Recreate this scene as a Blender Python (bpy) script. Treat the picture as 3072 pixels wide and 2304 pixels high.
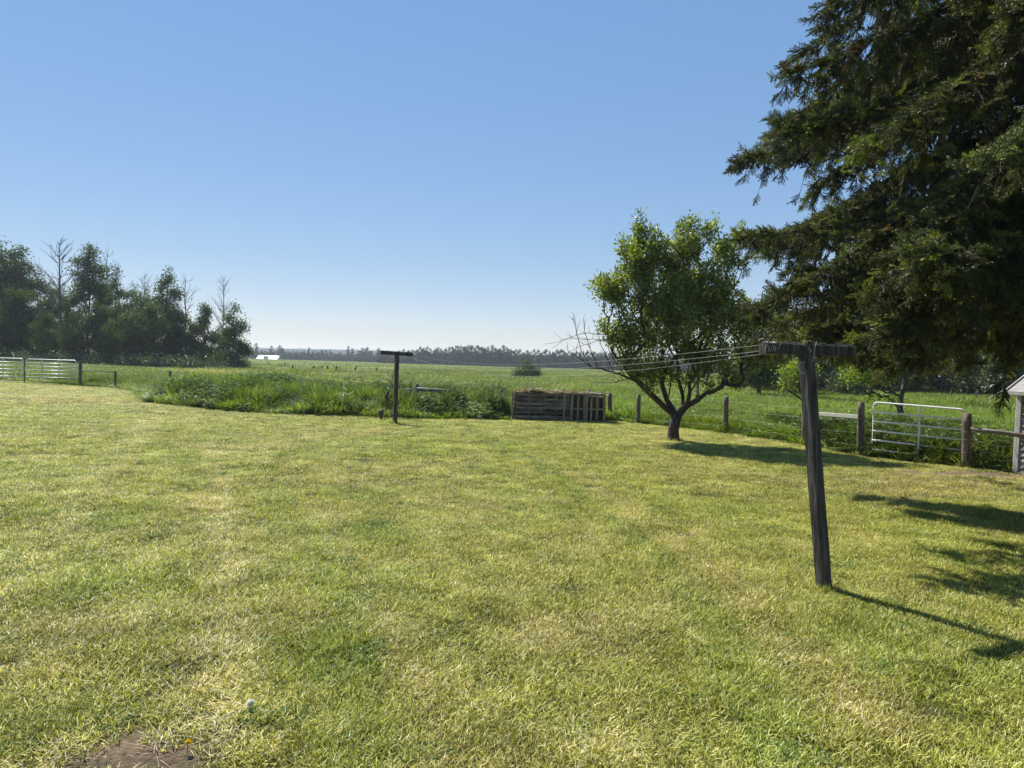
import bpy, math, random
import numpy as np
from mathutils import Vector, Matrix, Euler

# ------------------------------------------------------------------ scene, camera, sky, sun
S = bpy.context.scene
for o in list(bpy.data.objects):
    bpy.data.objects.remove(o)
EYE = Vector((0, 0, 2.1))
FPX = 2100.0                      # focal length in photo pixels (3072 wide)
PITCH, ROLL = 2.07, 1.7
cam_data = bpy.data.cameras.new('camera')
cam = bpy.data.objects.new('camera', cam_data)
S.collection.objects.link(cam)
cam_data.sensor_width = 36
cam_data.lens = 36 * FPX / 3072
cam_data.clip_start = 0.05
cam_data.clip_end = 6000
RM = (Matrix.Rotation(math.radians(90 - PITCH), 3, 'X') @ Matrix.Rotation(math.radians(ROLL), 3, 'Z'))
cam.matrix_world = Matrix.Translation(EYE) @ RM.to_4x4()
S.camera = cam

SUN_EL, SUN_AZ = 50.0, -39.0       # azimuth clockwise from +Y
world = bpy.data.worlds.new('World')
S.world = world
world.use_nodes = True
wn = world.node_tree
wn.nodes.clear()
sky = wn.nodes.new('ShaderNodeTexSky')
sky.sky_type = 'NISHITA'
sky.sun_disc = False
sky.sun_elevation = math.radians(SUN_EL)
sky.sun_rotation = math.radians(SUN_AZ)
sky.altitude = 600
sky.air_density = 1.0
sky.dust_density = 0.0
sky.ozone_density = 3.0
SKYK = 1.0
bg = wn.nodes.new('ShaderNodeBackground')
bg.inputs['Strength'].default_value = 0.15 * SKYK
wo = wn.nodes.new('ShaderNodeOutputWorld')
gm = wn.nodes.new('ShaderNodeGamma'); gm.inputs[1].default_value = 0.33      # clear dry air: softer falloff from horizon to zenith
hs_ = wn.nodes.new('ShaderNodeHueSaturation'); hs_.inputs['Saturation'].default_value = 2.15; hs_.inputs['Value'].default_value = 1.35
wn.links.new(sky.outputs[0], gm.inputs[0]); wn.links.new(gm.outputs[0], hs_.inputs['Color'])
tb_ = wn.nodes.new('ShaderNodeMix'); tb_.data_type = 'RGBA'; tb_.blend_type = 'MULTIPLY'; tb_.inputs[0].default_value = 1; tb_.inputs[7].default_value = (1.02, 1.0, 1.10, 1)
wn.links.new(hs_.outputs[0], tb_.inputs[6]); wn.links.new(tb_.outputs[2], bg.inputs[0])
wn.links.new(bg.outputs[0], wo.inputs[0])

e, a = math.radians(SUN_EL), math.radians(SUN_AZ)
SUNV = Vector((math.sin(a) * math.cos(e), math.cos(a) * math.cos(e), math.sin(e)))
sl = bpy.data.lights.new('sun', 'SUN')
sl.energy = 5.0
sl.angle = math.radians(0.6)
sl.color = (1.0, 0.95, 0.86)
so = bpy.data.objects.new('sun', sl)
so.rotation_euler = SUNV.to_track_quat('Z', 'Y').to_euler()
so.location = (0, 0, 40)
S.collection.objects.link(so)
S.view_settings.view_transform = 'Standard'
S.view_settings.look = 'None'
S.view_settings.gamma = 1
S.view_settings.exposure = 0.9
S.view_settings.use_curve_mapping = False
S.render.engine = 'CYCLES'
S.cycles.volume_bounces = 0
S.cycles.max_bounces = 8
S.cycles.transparent_max_bounces = 8

rng = np.random.default_rng(7)
random.seed(7)

# ------------------------------------------------------------------ numeric helpers
def _lat(seed):
    return np.random.default_rng(seed).random((256, 256))
LATS = [_lat(s) for s in range(6)]
def vnoise(x, y, seed=0):
    L = LATS[seed % 6]
    x = np.asarray(x, float) + seed * 17.3; y = np.asarray(y, float) + seed * 9.1
    xi = np.floor(x).astype(int); yi = np.floor(y).astype(int)
    fx = x - xi; fy = y - yi
    fx = fx * fx * (3 - 2 * fx); fy = fy * fy * (3 - 2 * fy)
    a = L[xi & 255, yi & 255]; b = L[(xi + 1) & 255, yi & 255]
    c = L[xi & 255, (yi + 1) & 255]; d = L[(xi + 1) & 255, (yi + 1) & 255]
    return (a * (1 - fx) + b * fx) * (1 - fy) + (c * (1 - fx) + d * fx) * fy
def fbm(x, y, seed=0, oct=3):
    s = 0; w = 1; t = 0
    for k in range(oct):
        s = s + w * vnoise(np.asarray(x) * 2 ** k, np.asarray(y) * 2 ** k, seed + k); t += w; w *= .5
    return s / t
def sstep(a, b, x):
    t = np.clip((np.asarray(x, float) - a) / (b - a), 0, 1)
    return t * t * (3 - 2 * t)
def gz(x, y):
    x = np.asarray(x, float); y = np.asarray(y, float)
    z = .035 * np.sin(.45 * x + 1.0) * np.sin(.38 * y + .6) + .02 * np.sin(.9 * x - .5 * y)
    z = z * sstep(1.0, 6.0, y)
    z = z - .008 * np.maximum(0, y - 50) + .0022 * np.maximum(0, y - 620)
    return z
def ray(px, py):
    return RM @ Vector(((px - 1536) / FPX, -(py - 1152) / FPX, -1.0))
def wp(px, py):
    """ground point seen at photo pixel"""
    d = ray(px, py); z = 0.0
    for _ in range(30):
        t = (z - EYE.z) / d.z
        p = EYE + d * t
        z = .5 * z + .5 * float(gz(p.x, p.y))
    p.z = float(gz(p.x, p.y))
    return p
def wd(px, py, depth):
    d = ray(px, py)
    return EYE + d * (depth / d.y)
def gp(x, y, dz=0):
    return Vector((x, y, float(gz(x, y)) + dz))

# ------------------------------------------------------------------ object helpers
C = S.collection
def tag(o, label=None, cat=None, group=None, kind=None):
    if label: o['label'] = label
    if cat: o['category'] = cat
    if group: o['group'] = group
    if kind: o['kind'] = kind
    return o
def thing(name, label, cat, loc=(0, 0, 0), group=None, rz=0):
    o = bpy.data.objects.new(name, None)
    o.empty_display_size = .2
    C.objects.link(o)
    o.location = loc; o.rotation_euler = (0, 0, rz)
    return tag(o, label, cat, group)
def np_mesh(name, V, F, mats=(), midx=None, smooth=False):
    """V (n,3), F (m,k) with k = 3 or 4"""
    V = np.asarray(V, np.float32); F = np.asarray(F, np.int32)
    me = bpy.data.meshes.new(name)
    me.vertices.add(len(V)); me.vertices.foreach_set('co', V.ravel())
    k = F.shape[1]
    me.loops.add(F.size); me.loops.foreach_set('vertex_index', F.ravel())
    me.polygons.add(len(F))
    me.polygons.foreach_set('loop_start', np.arange(0, F.size, k, dtype=np.int32))
    if midx is not None:
        me.polygons.foreach_set('material_index', np.asarray(midx, np.int32))
    for m in mats: me.materials.append(m)
    me.polygons.foreach_set('use_smooth', np.full(len(F), smooth))
    me.update(calc_edges=True)
    return me
def link(name, me, parent=None, mat=None, label=None):
    o = bpy.data.objects.new(name, me)
    C.objects.link(o)
    if mat is not None and len(me.materials) == 0: me.materials.append(mat)
    if parent is not None: o.parent = parent
    if label: o['label'] = label
    return o
class MB:
    """collects solid shapes in world coordinates"""
    def __init__(s): s.v = []; s.f = []
    def _ring(s, rings, cap=True):
        b = len(s.v); n = len(rings[0])
        for r in rings: s.v += [tuple(p) for p in r]
        for i in range(len(rings) - 1):
            for j in range(n):
                k = (j + 1) % n
                s.f.append((b + i * n + j, b + i * n + k, b + (i + 1) * n + k, b + (i + 1) * n + j))
        if cap:
            s.f.append(tuple(b + j for j in reversed(range(n))))
            s.f.append(tuple(b + (len(rings) - 1) * n + j for j in range(n)))
    def beam(s, p0, p1, w, h, side=(1, 0, 0), ch=.12, wob=0, nseg=1):
        """chamfered rectangular bar, w along side, h across"""
        p0 = Vector(p0); p1 = Vector(p1); ax = (p1 - p0).normalized()
        sd = Vector(side); sd = (sd - ax * sd.dot(ax)).normalized(); up = ax.cross(sd)
        c = min(w, h) * ch; W = w / 2; H = h / 2
        prof = [(W - c, -H), (W, -H + c), (W, H - c), (W - c, H), (-W + c, H), (-W, H - c), (-W, -H + c), (-W + c, -H)]
        rings = []
        for i in range(nseg + 1):
            t = i / nseg; q = p0.lerp(p1, t)
            if wob: q = q + sd * random.uniform(-wob, wob) + up * random.uniform(-wob, wob)
            rings.append([q + sd * x + up * y for x, y in prof])
        s._ring(rings)
    def tube(s, pts, rad, n=8, jit=0, cap=True):
        pts = [Vector(p) for p in pts]
        if not hasattr(rad, '__len__'): rad = [rad] * len(pts)
        rings = []
        ref = Vector((0, 0, 1))
        if abs((pts[-1] - pts[0]).normalized().z) > .8: ref = Vector((1, 0, 0))
        for i, p in enumerate(pts):
            t = (pts[min(i + 1, len(pts) - 1)] - pts[max(i - 1, 0)]).normalized()
            u = t.cross(ref).normalized(); w = t.cross(u)
            rings.append([p + (u * math.cos(2 * math.pi * j / n) + w * math.sin(2 * math.pi * j / n)) * rad[i] * (1 + random.uniform(-jit, jit)) for j in range(n)])
        s._ring(rings, cap)
    def quad(s, *p):
        b = len(s.v); s.v += [tuple(q) for q in p]; s.f.append(tuple(range(b, b + len(p))))
    def build(s, name, mat, parent=None, smooth=False, label=None):
        me = bpy.data.meshes.new(name)
        off = Vector(parent.location) if parent is not None else Vector((0, 0, 0))
        if parent is not None and parent.parent is not None: off = off + Vector(parent.parent.location)
        me.from_pydata([(x - off.x, y - off.y, z - off.z) for x, y, z in s.v], [], s.f)
        me.materials.append(mat)
        if smooth: me.polygons.foreach_set('use_smooth', [True] * len(me.polygons))
        me.update()
        return link(name, me, parent, None, label)

def seg_geo(P0, P1, R0, R1, n=4):
    """tapered prisms for many segments at once"""
    P0 = np.asarray(P0, float); P1 = np.asarray(P1, float)
    ax = P1 - P0; L = np.linalg.norm(ax, axis=1, keepdims=True) + 1e-9; ax = ax / L
    ref = np.tile([0, 0, 1.0], (len(P0), 1)); m = np.abs(ax[:, 2]) > .9; ref[m] = [1, 0, 0]
    u = np.cross(ax, ref); u /= np.linalg.norm(u, axis=1, keepdims=True); w = np.cross(ax, u)
    P1 = P1 + ax * np.minimum(np.asarray(R1)[:, None] * .4, L * .2)
    V = np.empty((len(P0), 2 * n, 3))
    for j in range(n):
        d = u * math.cos(2 * math.pi * j / n) + w * math.sin(2 * math.pi * j / n)
        V[:, j] = P0 + d * np.asarray(R0)[:, None]
        V[:, n + j] = P1 + d * np.asarray(R1)[:, None]
    f = np.array([(j, (j + 1) % n, n + (j + 1) % n, n + j) for j in range(n)])
    F = (f[None] + (np.arange(len(P0)) * 2 * n)[:, None, None]).reshape(-1, 4)
    return V.reshape(-1, 3), F
def leaf_geo(P, D, N, L, W, fold=.25, droop=0.0):
    """leaves: two folded quads each (base, right, tip, left) given base point, axis, normal"""
    P = np.asarray(P, float); D = np.asarray(D, float); D = D / (np.linalg.norm(D, axis=1, keepdims=True) + 1e-9)
    N = N - D * (N * D).sum(1, keepdims=True); N = N / (np.linalg.norm(N, axis=1, keepdims=True) + 1e-9)
    Sd = np.cross(D, N)
    L = np.broadcast_to(np.asarray(L, float), (len(P),))[:, None]; W = np.broadcast_to(np.asarray(W, float), (len(P),))[:, None]
    a = P; t = P + D * L - N * L * droop; m = P + D * L * .45
    r = m + Sd * W * .5 + N * W * fold; l = m - Sd * W * .5 + N * W * fold
    V = np.stack([a, r, t, l], 1).reshape(-1, 3)
    b = np.arange(len(P)) * 4
    F = np.concatenate([np.stack([b, b + 1, b + 2], 1), np.stack([b, b + 2, b + 3], 1)])
    return V, F
def rand_dirs(n, rg, zbias=0.0):
    v = rg.normal(size=(n, 3)); v /= np.linalg.norm(v, axis=1, keepdims=True); v[:, 2] += zbias
    return v / np.linalg.norm(v, axis=1, keepdims=True)
def cat_geo(*gs):
    Vs = []; Fs = []; b = 0
    for V, F in gs:
        Vs.append(V); Fs.append(F + b); b += len(V)
    return np.concatenate(Vs), np.concatenate(Fs)
def tri(F):
    F = np.asarray(F)
    return F if F.shape[1] == 3 else np.concatenate([F[:, [0, 1, 2]], F[:, [0, 2, 3]]])

# ------------------------------------------------------------------ materials
def new_mat(name):
    m = bpy.data.materials.new(name); m.use_nodes = True
    nt = m.node_tree; nt.nodes.clear()
    out = nt.nodes.new('ShaderNodeOutputMaterial')
    return m, nt, out
def N(nt, t, **kw):
    n = nt.nodes.new(t)
    for k, v in kw.items():
        if k.startswith('i_'):
            key = k[2:]
            n.inputs[int(key) if key.isdigit() else key].default_value = v
        else: setattr(n, k, v)
    return n
def ramp(nt, fac, stops, interp='LINEAR'):
    r = nt.nodes.new('ShaderNodeValToRGB'); r.color_ramp.interpolation = interp
    el = r.color_ramp.elements
    while len(el) < len(stops): el.new(.5)
    for q, (p, c) in zip(el, stops): q.position = p; q.color = (*c, 1)
    nt.links.new(fac, r.inputs[0]); return r.outputs[0]
def mixc(nt, a, b, fac, mode='MIX'):
    m = nt.nodes.new('ShaderNodeMix'); m.data_type = 'RGBA'; m.blend_type = mode
    for s, v in ((m.inputs[0], fac), (m.inputs[6], a), (m.inputs[7], b)):
        if hasattr(v, 'is_linked') or hasattr(v, 'node'): nt.links.new(v, s)
        else: s.default_value = v if not isinstance(v, tuple) else (*v, 1) if len(v) == 3 else v
    return m.outputs[2]
def tex_noise(nt, scale, detail=3, coord='Position', stretch=None, rough=.55):
    if coord == 'Position': c = nt.nodes.new('ShaderNodeNewGeometry').outputs['Position']
    else: c = nt.nodes.new('ShaderNodeTexCoord').outputs[coord]
    if stretch:
        mp = N(nt, 'ShaderNodeMapping'); mp.inputs['Scale'].default_value = stretch
        nt.links.new(c, mp.inputs[0]); c = mp.outputs[0]
    n = N(nt, 'ShaderNodeTexNoise'); n.inputs['Scale'].default_value = scale
    n.inputs['Detail'].default_value = detail; n.inputs['Roughness'].default_value = rough
    nt.links.new(c, n.inputs['Vector']); return n.outputs[0]
def leaf_mat(name, stops, trans=.4, rough=.5, spec=.3, tint=None, tcol=(1.0, 1.15, .45), nscale=.6, island=True):
    m, nt, out = new_mat(name)
    g = nt.nodes.new('ShaderNodeNewGeometry')
    if island:
        f = g.outputs['Random Per Island']
        nz = tex_noise(nt, nscale, 2)
        ad = N(nt, 'ShaderNodeMath', operation='MULTIPLY_ADD'); ad.inputs[1].default_value = .75; nt.links.new(f, ad.inputs[0])
        ml = N(nt, 'ShaderNodeMath', operation='MULTIPLY'); ml.inputs[1].default_value = .5; nt.links.new(nz, ml.inputs[0])
        nt.links.new(ml.outputs[0], ad.inputs[2]); 
        sb = N(nt, 'ShaderNodeMath', operation='SUBTRACT'); sb.inputs[1].default_value = .12; nt.links.new(ad.outputs[0], sb.inputs[0])
        f = sb.outputs[0]
    else: f = tex_noise(nt, nscale, 3)
    col = ramp(nt, f, stops)
    if tint:
        at = N(nt, 'ShaderNodeAttribute', attribute_type=tint, attribute_name='tint')
        col = mixc(nt, col, at.outputs['Color'], 1.0, 'MULTIPLY')
    p = N(nt, 'ShaderNodeBsdfPrincipled'); p.inputs['Roughness'].default_value = rough
    p.inputs['Specular IOR Level'].default_value = spec
    nt.links.new(col, p.inputs['Base Color'])
    tr = N(nt, 'ShaderNodeBsdfTranslucent')
    nt.links.new(mixc(nt, col, tcol, 1.0, 'MULTIPLY'), tr.inputs['Color'])
    mx = N(nt, 'ShaderNodeMixShader'); mx.inputs[0].default_value = trans
    nt.links.new(p.outputs[0], mx.inputs[1]); nt.links.new(tr.outputs[0], mx.inputs[2]); nt.links.new(mx.outputs[0], out.inputs[0])
    return m
def solid_mat(name, stops, scale=6, stretch=None, rough=.8, bump=.3, bscale=None, spec=.2, metal=0, coord='Object', detail=5, bdist=.01, vary=0):
    m, nt, out = new_mat(name)
    n = tex_noise(nt, scale, detail, coord, stretch, .6)
    p = N(nt, 'ShaderNodeBsdfPrincipled'); p.inputs['Roughness'].default_value = rough
    p.inputs['Specular IOR Level'].default_value = spec; p.inputs['Metallic'].default_value = metal
    col = ramp(nt, n, stops)
    if vary:
        oi = nt.nodes.new('ShaderNodeObjectInfo'); col = mixc(nt, col, ramp(nt, oi.outputs['Random'], [(0, (1 - vary,) * 3), (1, (1 + vary, 1 + vary * .95, 1 + vary * .85))]), 1.0, 'MULTIPLY')
    nt.links.new(col, p.inputs['Base Color'])
    if bump:
        b = N(nt, 'ShaderNodeBump'); b.inputs['Strength'].default_value = bump; b.inputs['Distance'].default_value = bdist
        nt.links.new(n if bscale is None else tex_noise(nt, bscale, 4, coord, stretch), b.inputs['Height'])
        nt.links.new(b.outputs[0], p.inputs['Normal'])
    nt.links.new(p.outputs[0], out.inputs[0])
    return m
def g3(v, w=0): return (v * (1 + w), v, v * (1 - w))
M_pole = solid_mat('weathered_dark_beam', [(.3, (.022, .019, .017)), (.5, (.06, .054, .05)), (.62, (.10, .092, .086)), (.75, (.17, .16, .15))], 3.2, (9, 9, .7), bump=.9, bdist=.02)
M_post = solid_mat('weathered_post', [(.3, (.045, .035, .028)), (.55, (.14, .115, .09)), (.75, (.25, .22, .18))], 3.0, (7, 7, .8), bump=.8, bdist=.02)
M_slat = solid_mat('grey_slat_wood', [(.3, (.05, .043, .038)), (.5, (.14, .12, .105)), (.75, (.26, .235, .21))], 2.4, (1.2, 8, 8), bump=.6, bdist=.01, vary=.45)
M_vslat = solid_mat('grey_upright_slat', [(.3, (.07, .06, .048)), (.5, (.18, .155, .125)), (.75, (.3, .265, .22))], 2.4, (8, 8, 1.2), bump=.6, bdist=.01, vary=.35)
M_rail = solid_mat('silver_log_rail', [(.3, (.08, .068, .055)), (.55, (.2, .178, .15)), (.75, (.32, .29, .25))], 4, (1.2, 8, 8), bump=.5)
M_pale = solid_mat('pale_board', [(.3, (.4, .38, .34)), (.7, (.66, .63, .57))], 5, (1, 6, 6), bump=.3)
M_white = solid_mat('white_gate_paint', [(.25, (.42, .36, .28)), (.38, (.74, .72, .67)), (.8, (.82, .8, .76))], 9, None, rough=.45, bump=.1, spec=.4)
M_galv = solid_mat('galvanised_pipe', [(.3, (.42, .42, .43)), (.7, (.62, .62, .62))], 7, None, rough=.42, bump=.1, spec=.5, metal=.35)
M_line = solid_mat('pale_line', [(.3, (.3, .3, .29)), (.7, (.42, .42, .4))], 20, None, rough=.5, bump=0)
M_wire = solid_mat('old_wire', [(.3, (.10, .095, .085)), (.7, (.2, .19, .17))], 20, None, rough=.5, bump=0, metal=.3)
M_twine = solid_mat('pale_twine', [(.3, (.35, .32, .26)), (.7, (.5, .47, .4))], 30, None, bump=0)
M_bark = solid_mat('fruit_bark', [(.3, (.022, .017, .013)), (.55, (.07, .055, .042)), (.8, (.15, .125, .1))], 4.5, (5, 5, 1.3), bump=1.0, bdist=.03)
M_pbark = solid_mat('poplar_bark', [(.3, (.03, .028, .024)), (.6, (.09, .085, .075)), (.8, (.2, .19, .17))], 2, (3, 3, 1), bump=.5, bdist=.03)
M_snag = solid_mat('dead_wood', [(.3, (.08, .075, .07)), (.7, (.2, .19, .175))], 2, None, bump=.3)
M_sbark = solid_mat('spruce_bark', [(.3, (.02, .016, .013)), (.6, (.05, .04, .033)), (.8, (.11, .09, .075))], 5, (4, 4, 1.5), bump=1.0, bdist=.03)
M_stwig = solid_mat('spruce_dead_twig', [(.3, (.03, .024, .02)), (.6, (.075, .062, .052)), (.8, (.17, .15, .13))], 6, None, bump=0)
M_siding = solid_mat('peeling_siding', [(.3, (.06, .055, .06)), (.5, (.2, .19, .19)), (.56, (.42, .41, .4)), (.75, (.55, .54, .52))], 7, (1.5, 1.5, 5), bump=.5, bdist=.01)
M_trim = solid_mat('weathered_white_trim', [(.3, (.28, .275, .27)), (.45, (.45, .44, .43)), (.75, (.6, .59, .57))], 6, (5, 5, 1), bump=.3)
M_roof = solid_mat('pale_shingle', [(.3, (.2, .195, .19)), (.7, (.36, .35, .34))], 8, None, bump=.5)
M_steel = solid_mat('dark_steel', [(.3, (.03, .03, .032)), (.7, (.08, .08, .085))], 9, None, rough=.5, bump=.1)

# ------------------------------------------------------------------ scatter (geometry nodes instances)
GN = {}
def scatter_group(srcs):
    key = tuple(s.name for s in srcs)
    if key in GN: return GN[key]
    ng = bpy.data.node_groups.new('scatter', 'GeometryNodeTree')
    ng.interface.new_socket('Geometry', in_out='INPUT', socket_type='NodeSocketGeometry')
    ng.interface.new_socket('Geometry', in_out='OUTPUT', socket_type='NodeSocketGeometry')
    gi = ng.nodes.new('NodeGroupInput'); go = ng.nodes.new('NodeGroupOutput')
    iop = ng.nodes.new('GeometryNodeInstanceOnPoints')
    g2i = ng.nodes.new('GeometryNodeGeometryToInstance')
    for s in srcs:
        oi = ng.nodes.new('GeometryNodeObjectInfo'); oi.inputs['Object'].default_value = s
        ng.links.new(oi.outputs['Geometry'], g2i.inputs[0])
    def att(nm, ty):
        n = ng.nodes.new('GeometryNodeInputNamedAttribute'); n.data_type = ty; n.inputs['Name'].default_value = nm
        return n.outputs['Attribute']
    iop.inputs['Pick Instance'].default_value = True
    ng.links.new(gi.outputs[0], iop.inputs['Points'])
    ng.links.new(g2i.outputs[0], iop.inputs['Instance'])
    ng.links.new(att('idx', 'INT'), iop.inputs['Instance Index'])
    e2r = ng.nodes.new('FunctionNodeEulerToRotation')
    ng.links.new(att('rot', 'FLOAT_VECTOR'), e2r.inputs[0])
    ng.links.new(e2r.outputs[0], iop.inputs['Rotation'])
    ng.links.new(att('scl', 'FLOAT_VECTOR'), iop.inputs['Scale'])
    ng.links.new(iop.outputs[0], go.inputs[0])
    GN[key] = ng
    return ng
def scatter(name, P, rot, scl, tint, srcs, parent=None, rg=rng):
    n = len(P)
    me = bpy.data.meshes.new(name); me.vertices.add(n)
    me.vertices.foreach_set('co', np.asarray(P, np.float32).ravel())
    scl = np.asarray(scl, float)
    if scl.ndim == 1: scl = np.repeat(scl[:, None], 3, 1)
    for nm, ty, d, k in (('rot', 'FLOAT_VECTOR', rot, 'vector'), ('scl', 'FLOAT_VECTOR', scl, 'vector')):
        me.attributes.new(nm, ty, 'POINT').data.foreach_set(k, np.asarray(d, np.float32).ravel())
    me.attributes.new('idx', 'INT', 'POINT').data.foreach_set('value', rg.integers(0, len(srcs), n).astype(np.int32))
    t = np.ones((n, 4), np.float32); t[:, :3] = tint
    me.attributes.new('tint', 'FLOAT_COLOR', 'POINT').data.foreach_set('color', t.ravel())
    o = link(name, me, parent)
    md = o.modifiers.new('scatter', 'NODES'); md.node_group = scatter_group(srcs)
    return o
def source(name, V, F, mat):
    me = np_mesh(name, V, tri(F), [mat])
    return bpy.data.objects.new(name, me)     # template only, never linked into the scene

def blades(n, R, h0, h1, w, lean, rg, square=False, bend=.5, segs=2):
    """grass blades: strips with a bent tip"""
    if square: bx = rg.uniform(-R, R, n); by = rg.uniform(-R, R, n)
    else:
        r = R * np.sqrt(rg.random(n)); th = rg.random(n) * 2 * math.pi; bx = r * np.cos(th); by = r * np.sin(th)
    h = rg.uniform(h0, h1, n); az = rg.random(n) * 2 * math.pi; ln = lean * (.3 + rg.random(n))
    dx = np.cos(az); dy = np.sin(az); fa = az + math.pi / 2 + rg.uniform(-.8, .8, n)
    sx = np.cos(fa); sy = np.sin(fa); w = w * rg.uniform(.7, 1.3, n)
    rows = []
    for k in range(segs + 1):
        t = k / segs
        off = h * ln * (t * (1 - bend) + t * t * bend); z = h * t * (1 - .28 * ln * t)
        ww = w * .5 * (1 - .85 * t ** 1.3)
        cx = bx + dx * off; cy = by + dy * off
        rows.append(np.stack([cx - sx * ww, cy - sy * ww, z], 1)); rows.append(np.stack([cx + sx * ww, cy + sy * ww, z], 1))
    V = np.stack(rows, 1).reshape(-1, 3); m = 2 * (segs + 1)
    f = np.array([(2 * k, 2 * k + 1, 2 * k + 3, 2 * k + 2) for k in range(segs)])
    F = (f[None] + (np.arange(n) * m)[:, None, None]).reshape(-1, 4)
    return V, F

# ------------------------------------------------------------------ lawn edge and ground
D2S = 3072 / 2212
EDGE_D = [(0, 822), (100, 828), (170, 833), (250, 838), (296, 846), (318, 868), (420, 880), (600, 894), (820, 902), (1000, 905),
          (1110, 908), (1330, 910), (1380, 915), (1480, 926), (1570, 937), (1740, 963), (1860, 987), (1960, 999), (2090, 1014), (2212, 1024)]
EDGE = [wp(x * D2S, y * D2S) for x, y in EDGE_D]
EDGE = [Vector((-90, 47, 0)), Vector((-50, 42, 0))] + EDGE + [Vector((15, 12, 0)), Vector((30, 4, 0)), Vector((45, -20, 0))]
LAWN = [(p.x, p.y) for p in EDGE] + [(45, -40), (-90, -40)]
ep = np.array([(p.x, p.y) for p in EDGE])
dens = np.concatenate([np.linspace(ep[i], ep[i + 1], max(2, int(np.linalg.norm(ep[i + 1] - ep[i]) / .35)), endpoint=False) for i in range(len(ep) - 1)])
def inside(x, y, poly=LAWN):
    x = np.asarray(x); y = np.asarray(y); r = np.zeros(x.shape, bool); n = len(poly); j = n - 1
    for i in range(n):
        xi, yi = poly[i]; xj, yj = poly[j]
        c = ((yi > y) != (yj > y)) & (x < (xj - xi) * (y - yi) / (yj - yi + 1e-12) + xi)
        r ^= c; j = i
    return r
def edge_dist(x, y):
    out = np.empty(len(x)); 
    for i in range(0, len(x), 20000):
        q = np.stack([x[i:i + 20000], y[i:i + 20000]], 1)
        out[i:i + 20000] = np.sqrt(((q[:, None] - dens[None]) ** 2).sum(2).min(1))
    return out
def strip(x, y, pts, w):
    out = np.zeros(np.shape(x))
    for (a0, b0), (a1, b1) in zip(pts[:-1], pts[1:]):
        dx, dy = a1 - a0, b1 - b0; L2 = dx * dx + dy * dy; t = np.clip(((x - a0) * dx + (y - b0) * dy) / L2, 0, 1)
        d = np.hypot(x - a0 - t * dx, y - b0 - t * dy) / w + (fbm(x * 2.6, y * 2.6, 4) - .5) * .9
        out = np.maximum(out, 1 - sstep(.5, 1.3, d))
    return out
def ell(x, y, cx, cy, rx, ry, ang=0, soft=.35):
    c, s = math.cos(ang), math.sin(ang); dx = x - cx; dy = y - cy
    u = (dx * c + dy * s) / rx; v = (-dx * s + dy * c) / ry
    d = np.sqrt(u * u + v * v) + (fbm(x * 2.2, y * 2.2, 3) - .5) * .8
    return 1 - sstep(1 - soft, 1 + soft, d)
# dry and bare marks on the lawn, found on the ground: (photo px, photo py, half width m, half depth m)
DRY = [(990, 1420, 1.0, .35), (1140, 1405, 1.1, .3), (1090, 1450, .9, .22), (700, 1343, 1.7, .5), (1210, 1460, .55, .14), (1440, 1528, .35, .25), (2480, 1745, .2, .14),
       (620, 1520, .5, 2.2), (2900, 1440, 2.3, 1.3), (2640, 1455, 1.6, .9), (60, 1195, 6, 2.0), (1290, 1235, 3, .5), (640, 1960, .25, .9), (200, 1880, .5, .4), (60, 2010, .4, .3), (1750, 1900, .7, .5), (380, 2240, .6, .3)]
BARE = [(430, 2275, .46, .24), (2950, 1425, 1.6, .45), (2480, 1752, .13, .1), (2020, 1335, .35, .3), (420, 2180, .1, .03), (500, 2160, .1, .035)]
DRYW = [(wp(a, b), c, d) for a, b, c, d in DRY]; BAREW = [(wp(a, b), c, d) for a, b, c, d in BARE]
GREENW = [(wp(a, b), c, d) for a, b, c, d in [(980, 1480, 1.3, .6), (1020, 1600, .9, .7), (1080, 1760, .5, .6), (1000, 1950, .3, .5), (420, 1560, 1.2, .6), (300, 2190, .5, .2), (1100, 1270, 3, .6), (2450, 1700, .5, .3), (300, 1745, .5, .3), (2700, 1900, .8, .8), (800, 2160, .2, .1)]]
TR = lambda L: [(wp(a_ * D2S, b_ * D2S).x, wp(a_ * D2S, b_ * D2S).y) for a_, b_ in L]
PALE_T = [(TR([(455, 960), (480, 1080), (500, 1250), (480, 1420), (430, 1640)]), .22), (TR([(330, 905), (240, 1000), (60, 1200), (-150, 1400)]), .35), (TR([(620, 1000), (760, 1200), (960, 1640)]), .16), (TR([(1240, 1020), (1500, 1200), (1900, 1560)]), .3)]
GREEN_T = [(TR([(330, 960), (560, 1050), (690, 1190), (760, 1330), (790, 1640)]), .28), (TR([(300, 930), (180, 1040), (-60, 1280)]), .3), (TR([(1020, 925), (1180, 1010), (1480, 1250), (1700, 1640)]), .25)]
def lawn_dry(x, y):
    d = .48 * sstep(.40, .75, fbm(x * .42, y * .3, 1)) + .45 * sstep(.50, .75, fbm(x * 1.7, y * 1.3, 2))
    for p, rx, ry in DRYW: d = np.maximum(d, .95 * ell(x, y, p.x, p.y, rx, ry))
    for p, w in PALE_T: d = np.maximum(d, .95 * strip(x, y, p, w))
    return np.clip(d, 0, 1)
def lawn_green(x, y):
    d = .35 * sstep(.4, .85, fbm(x * .5 + 5, y * .35, 4)) + .25 * sstep(.45, .8, fbm(x * 3 + 5, y * 2.5, 2))
    for p, rx, ry in GREENW: d = np.maximum(d, .6 * ell(x, y, p.x, p.y, rx, ry, soft=.8))
    for p, w in GREEN_T: d = np.maximum(d, .55 * strip(x, y, p, w))
    return np.clip(d, 0, 1)
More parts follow.
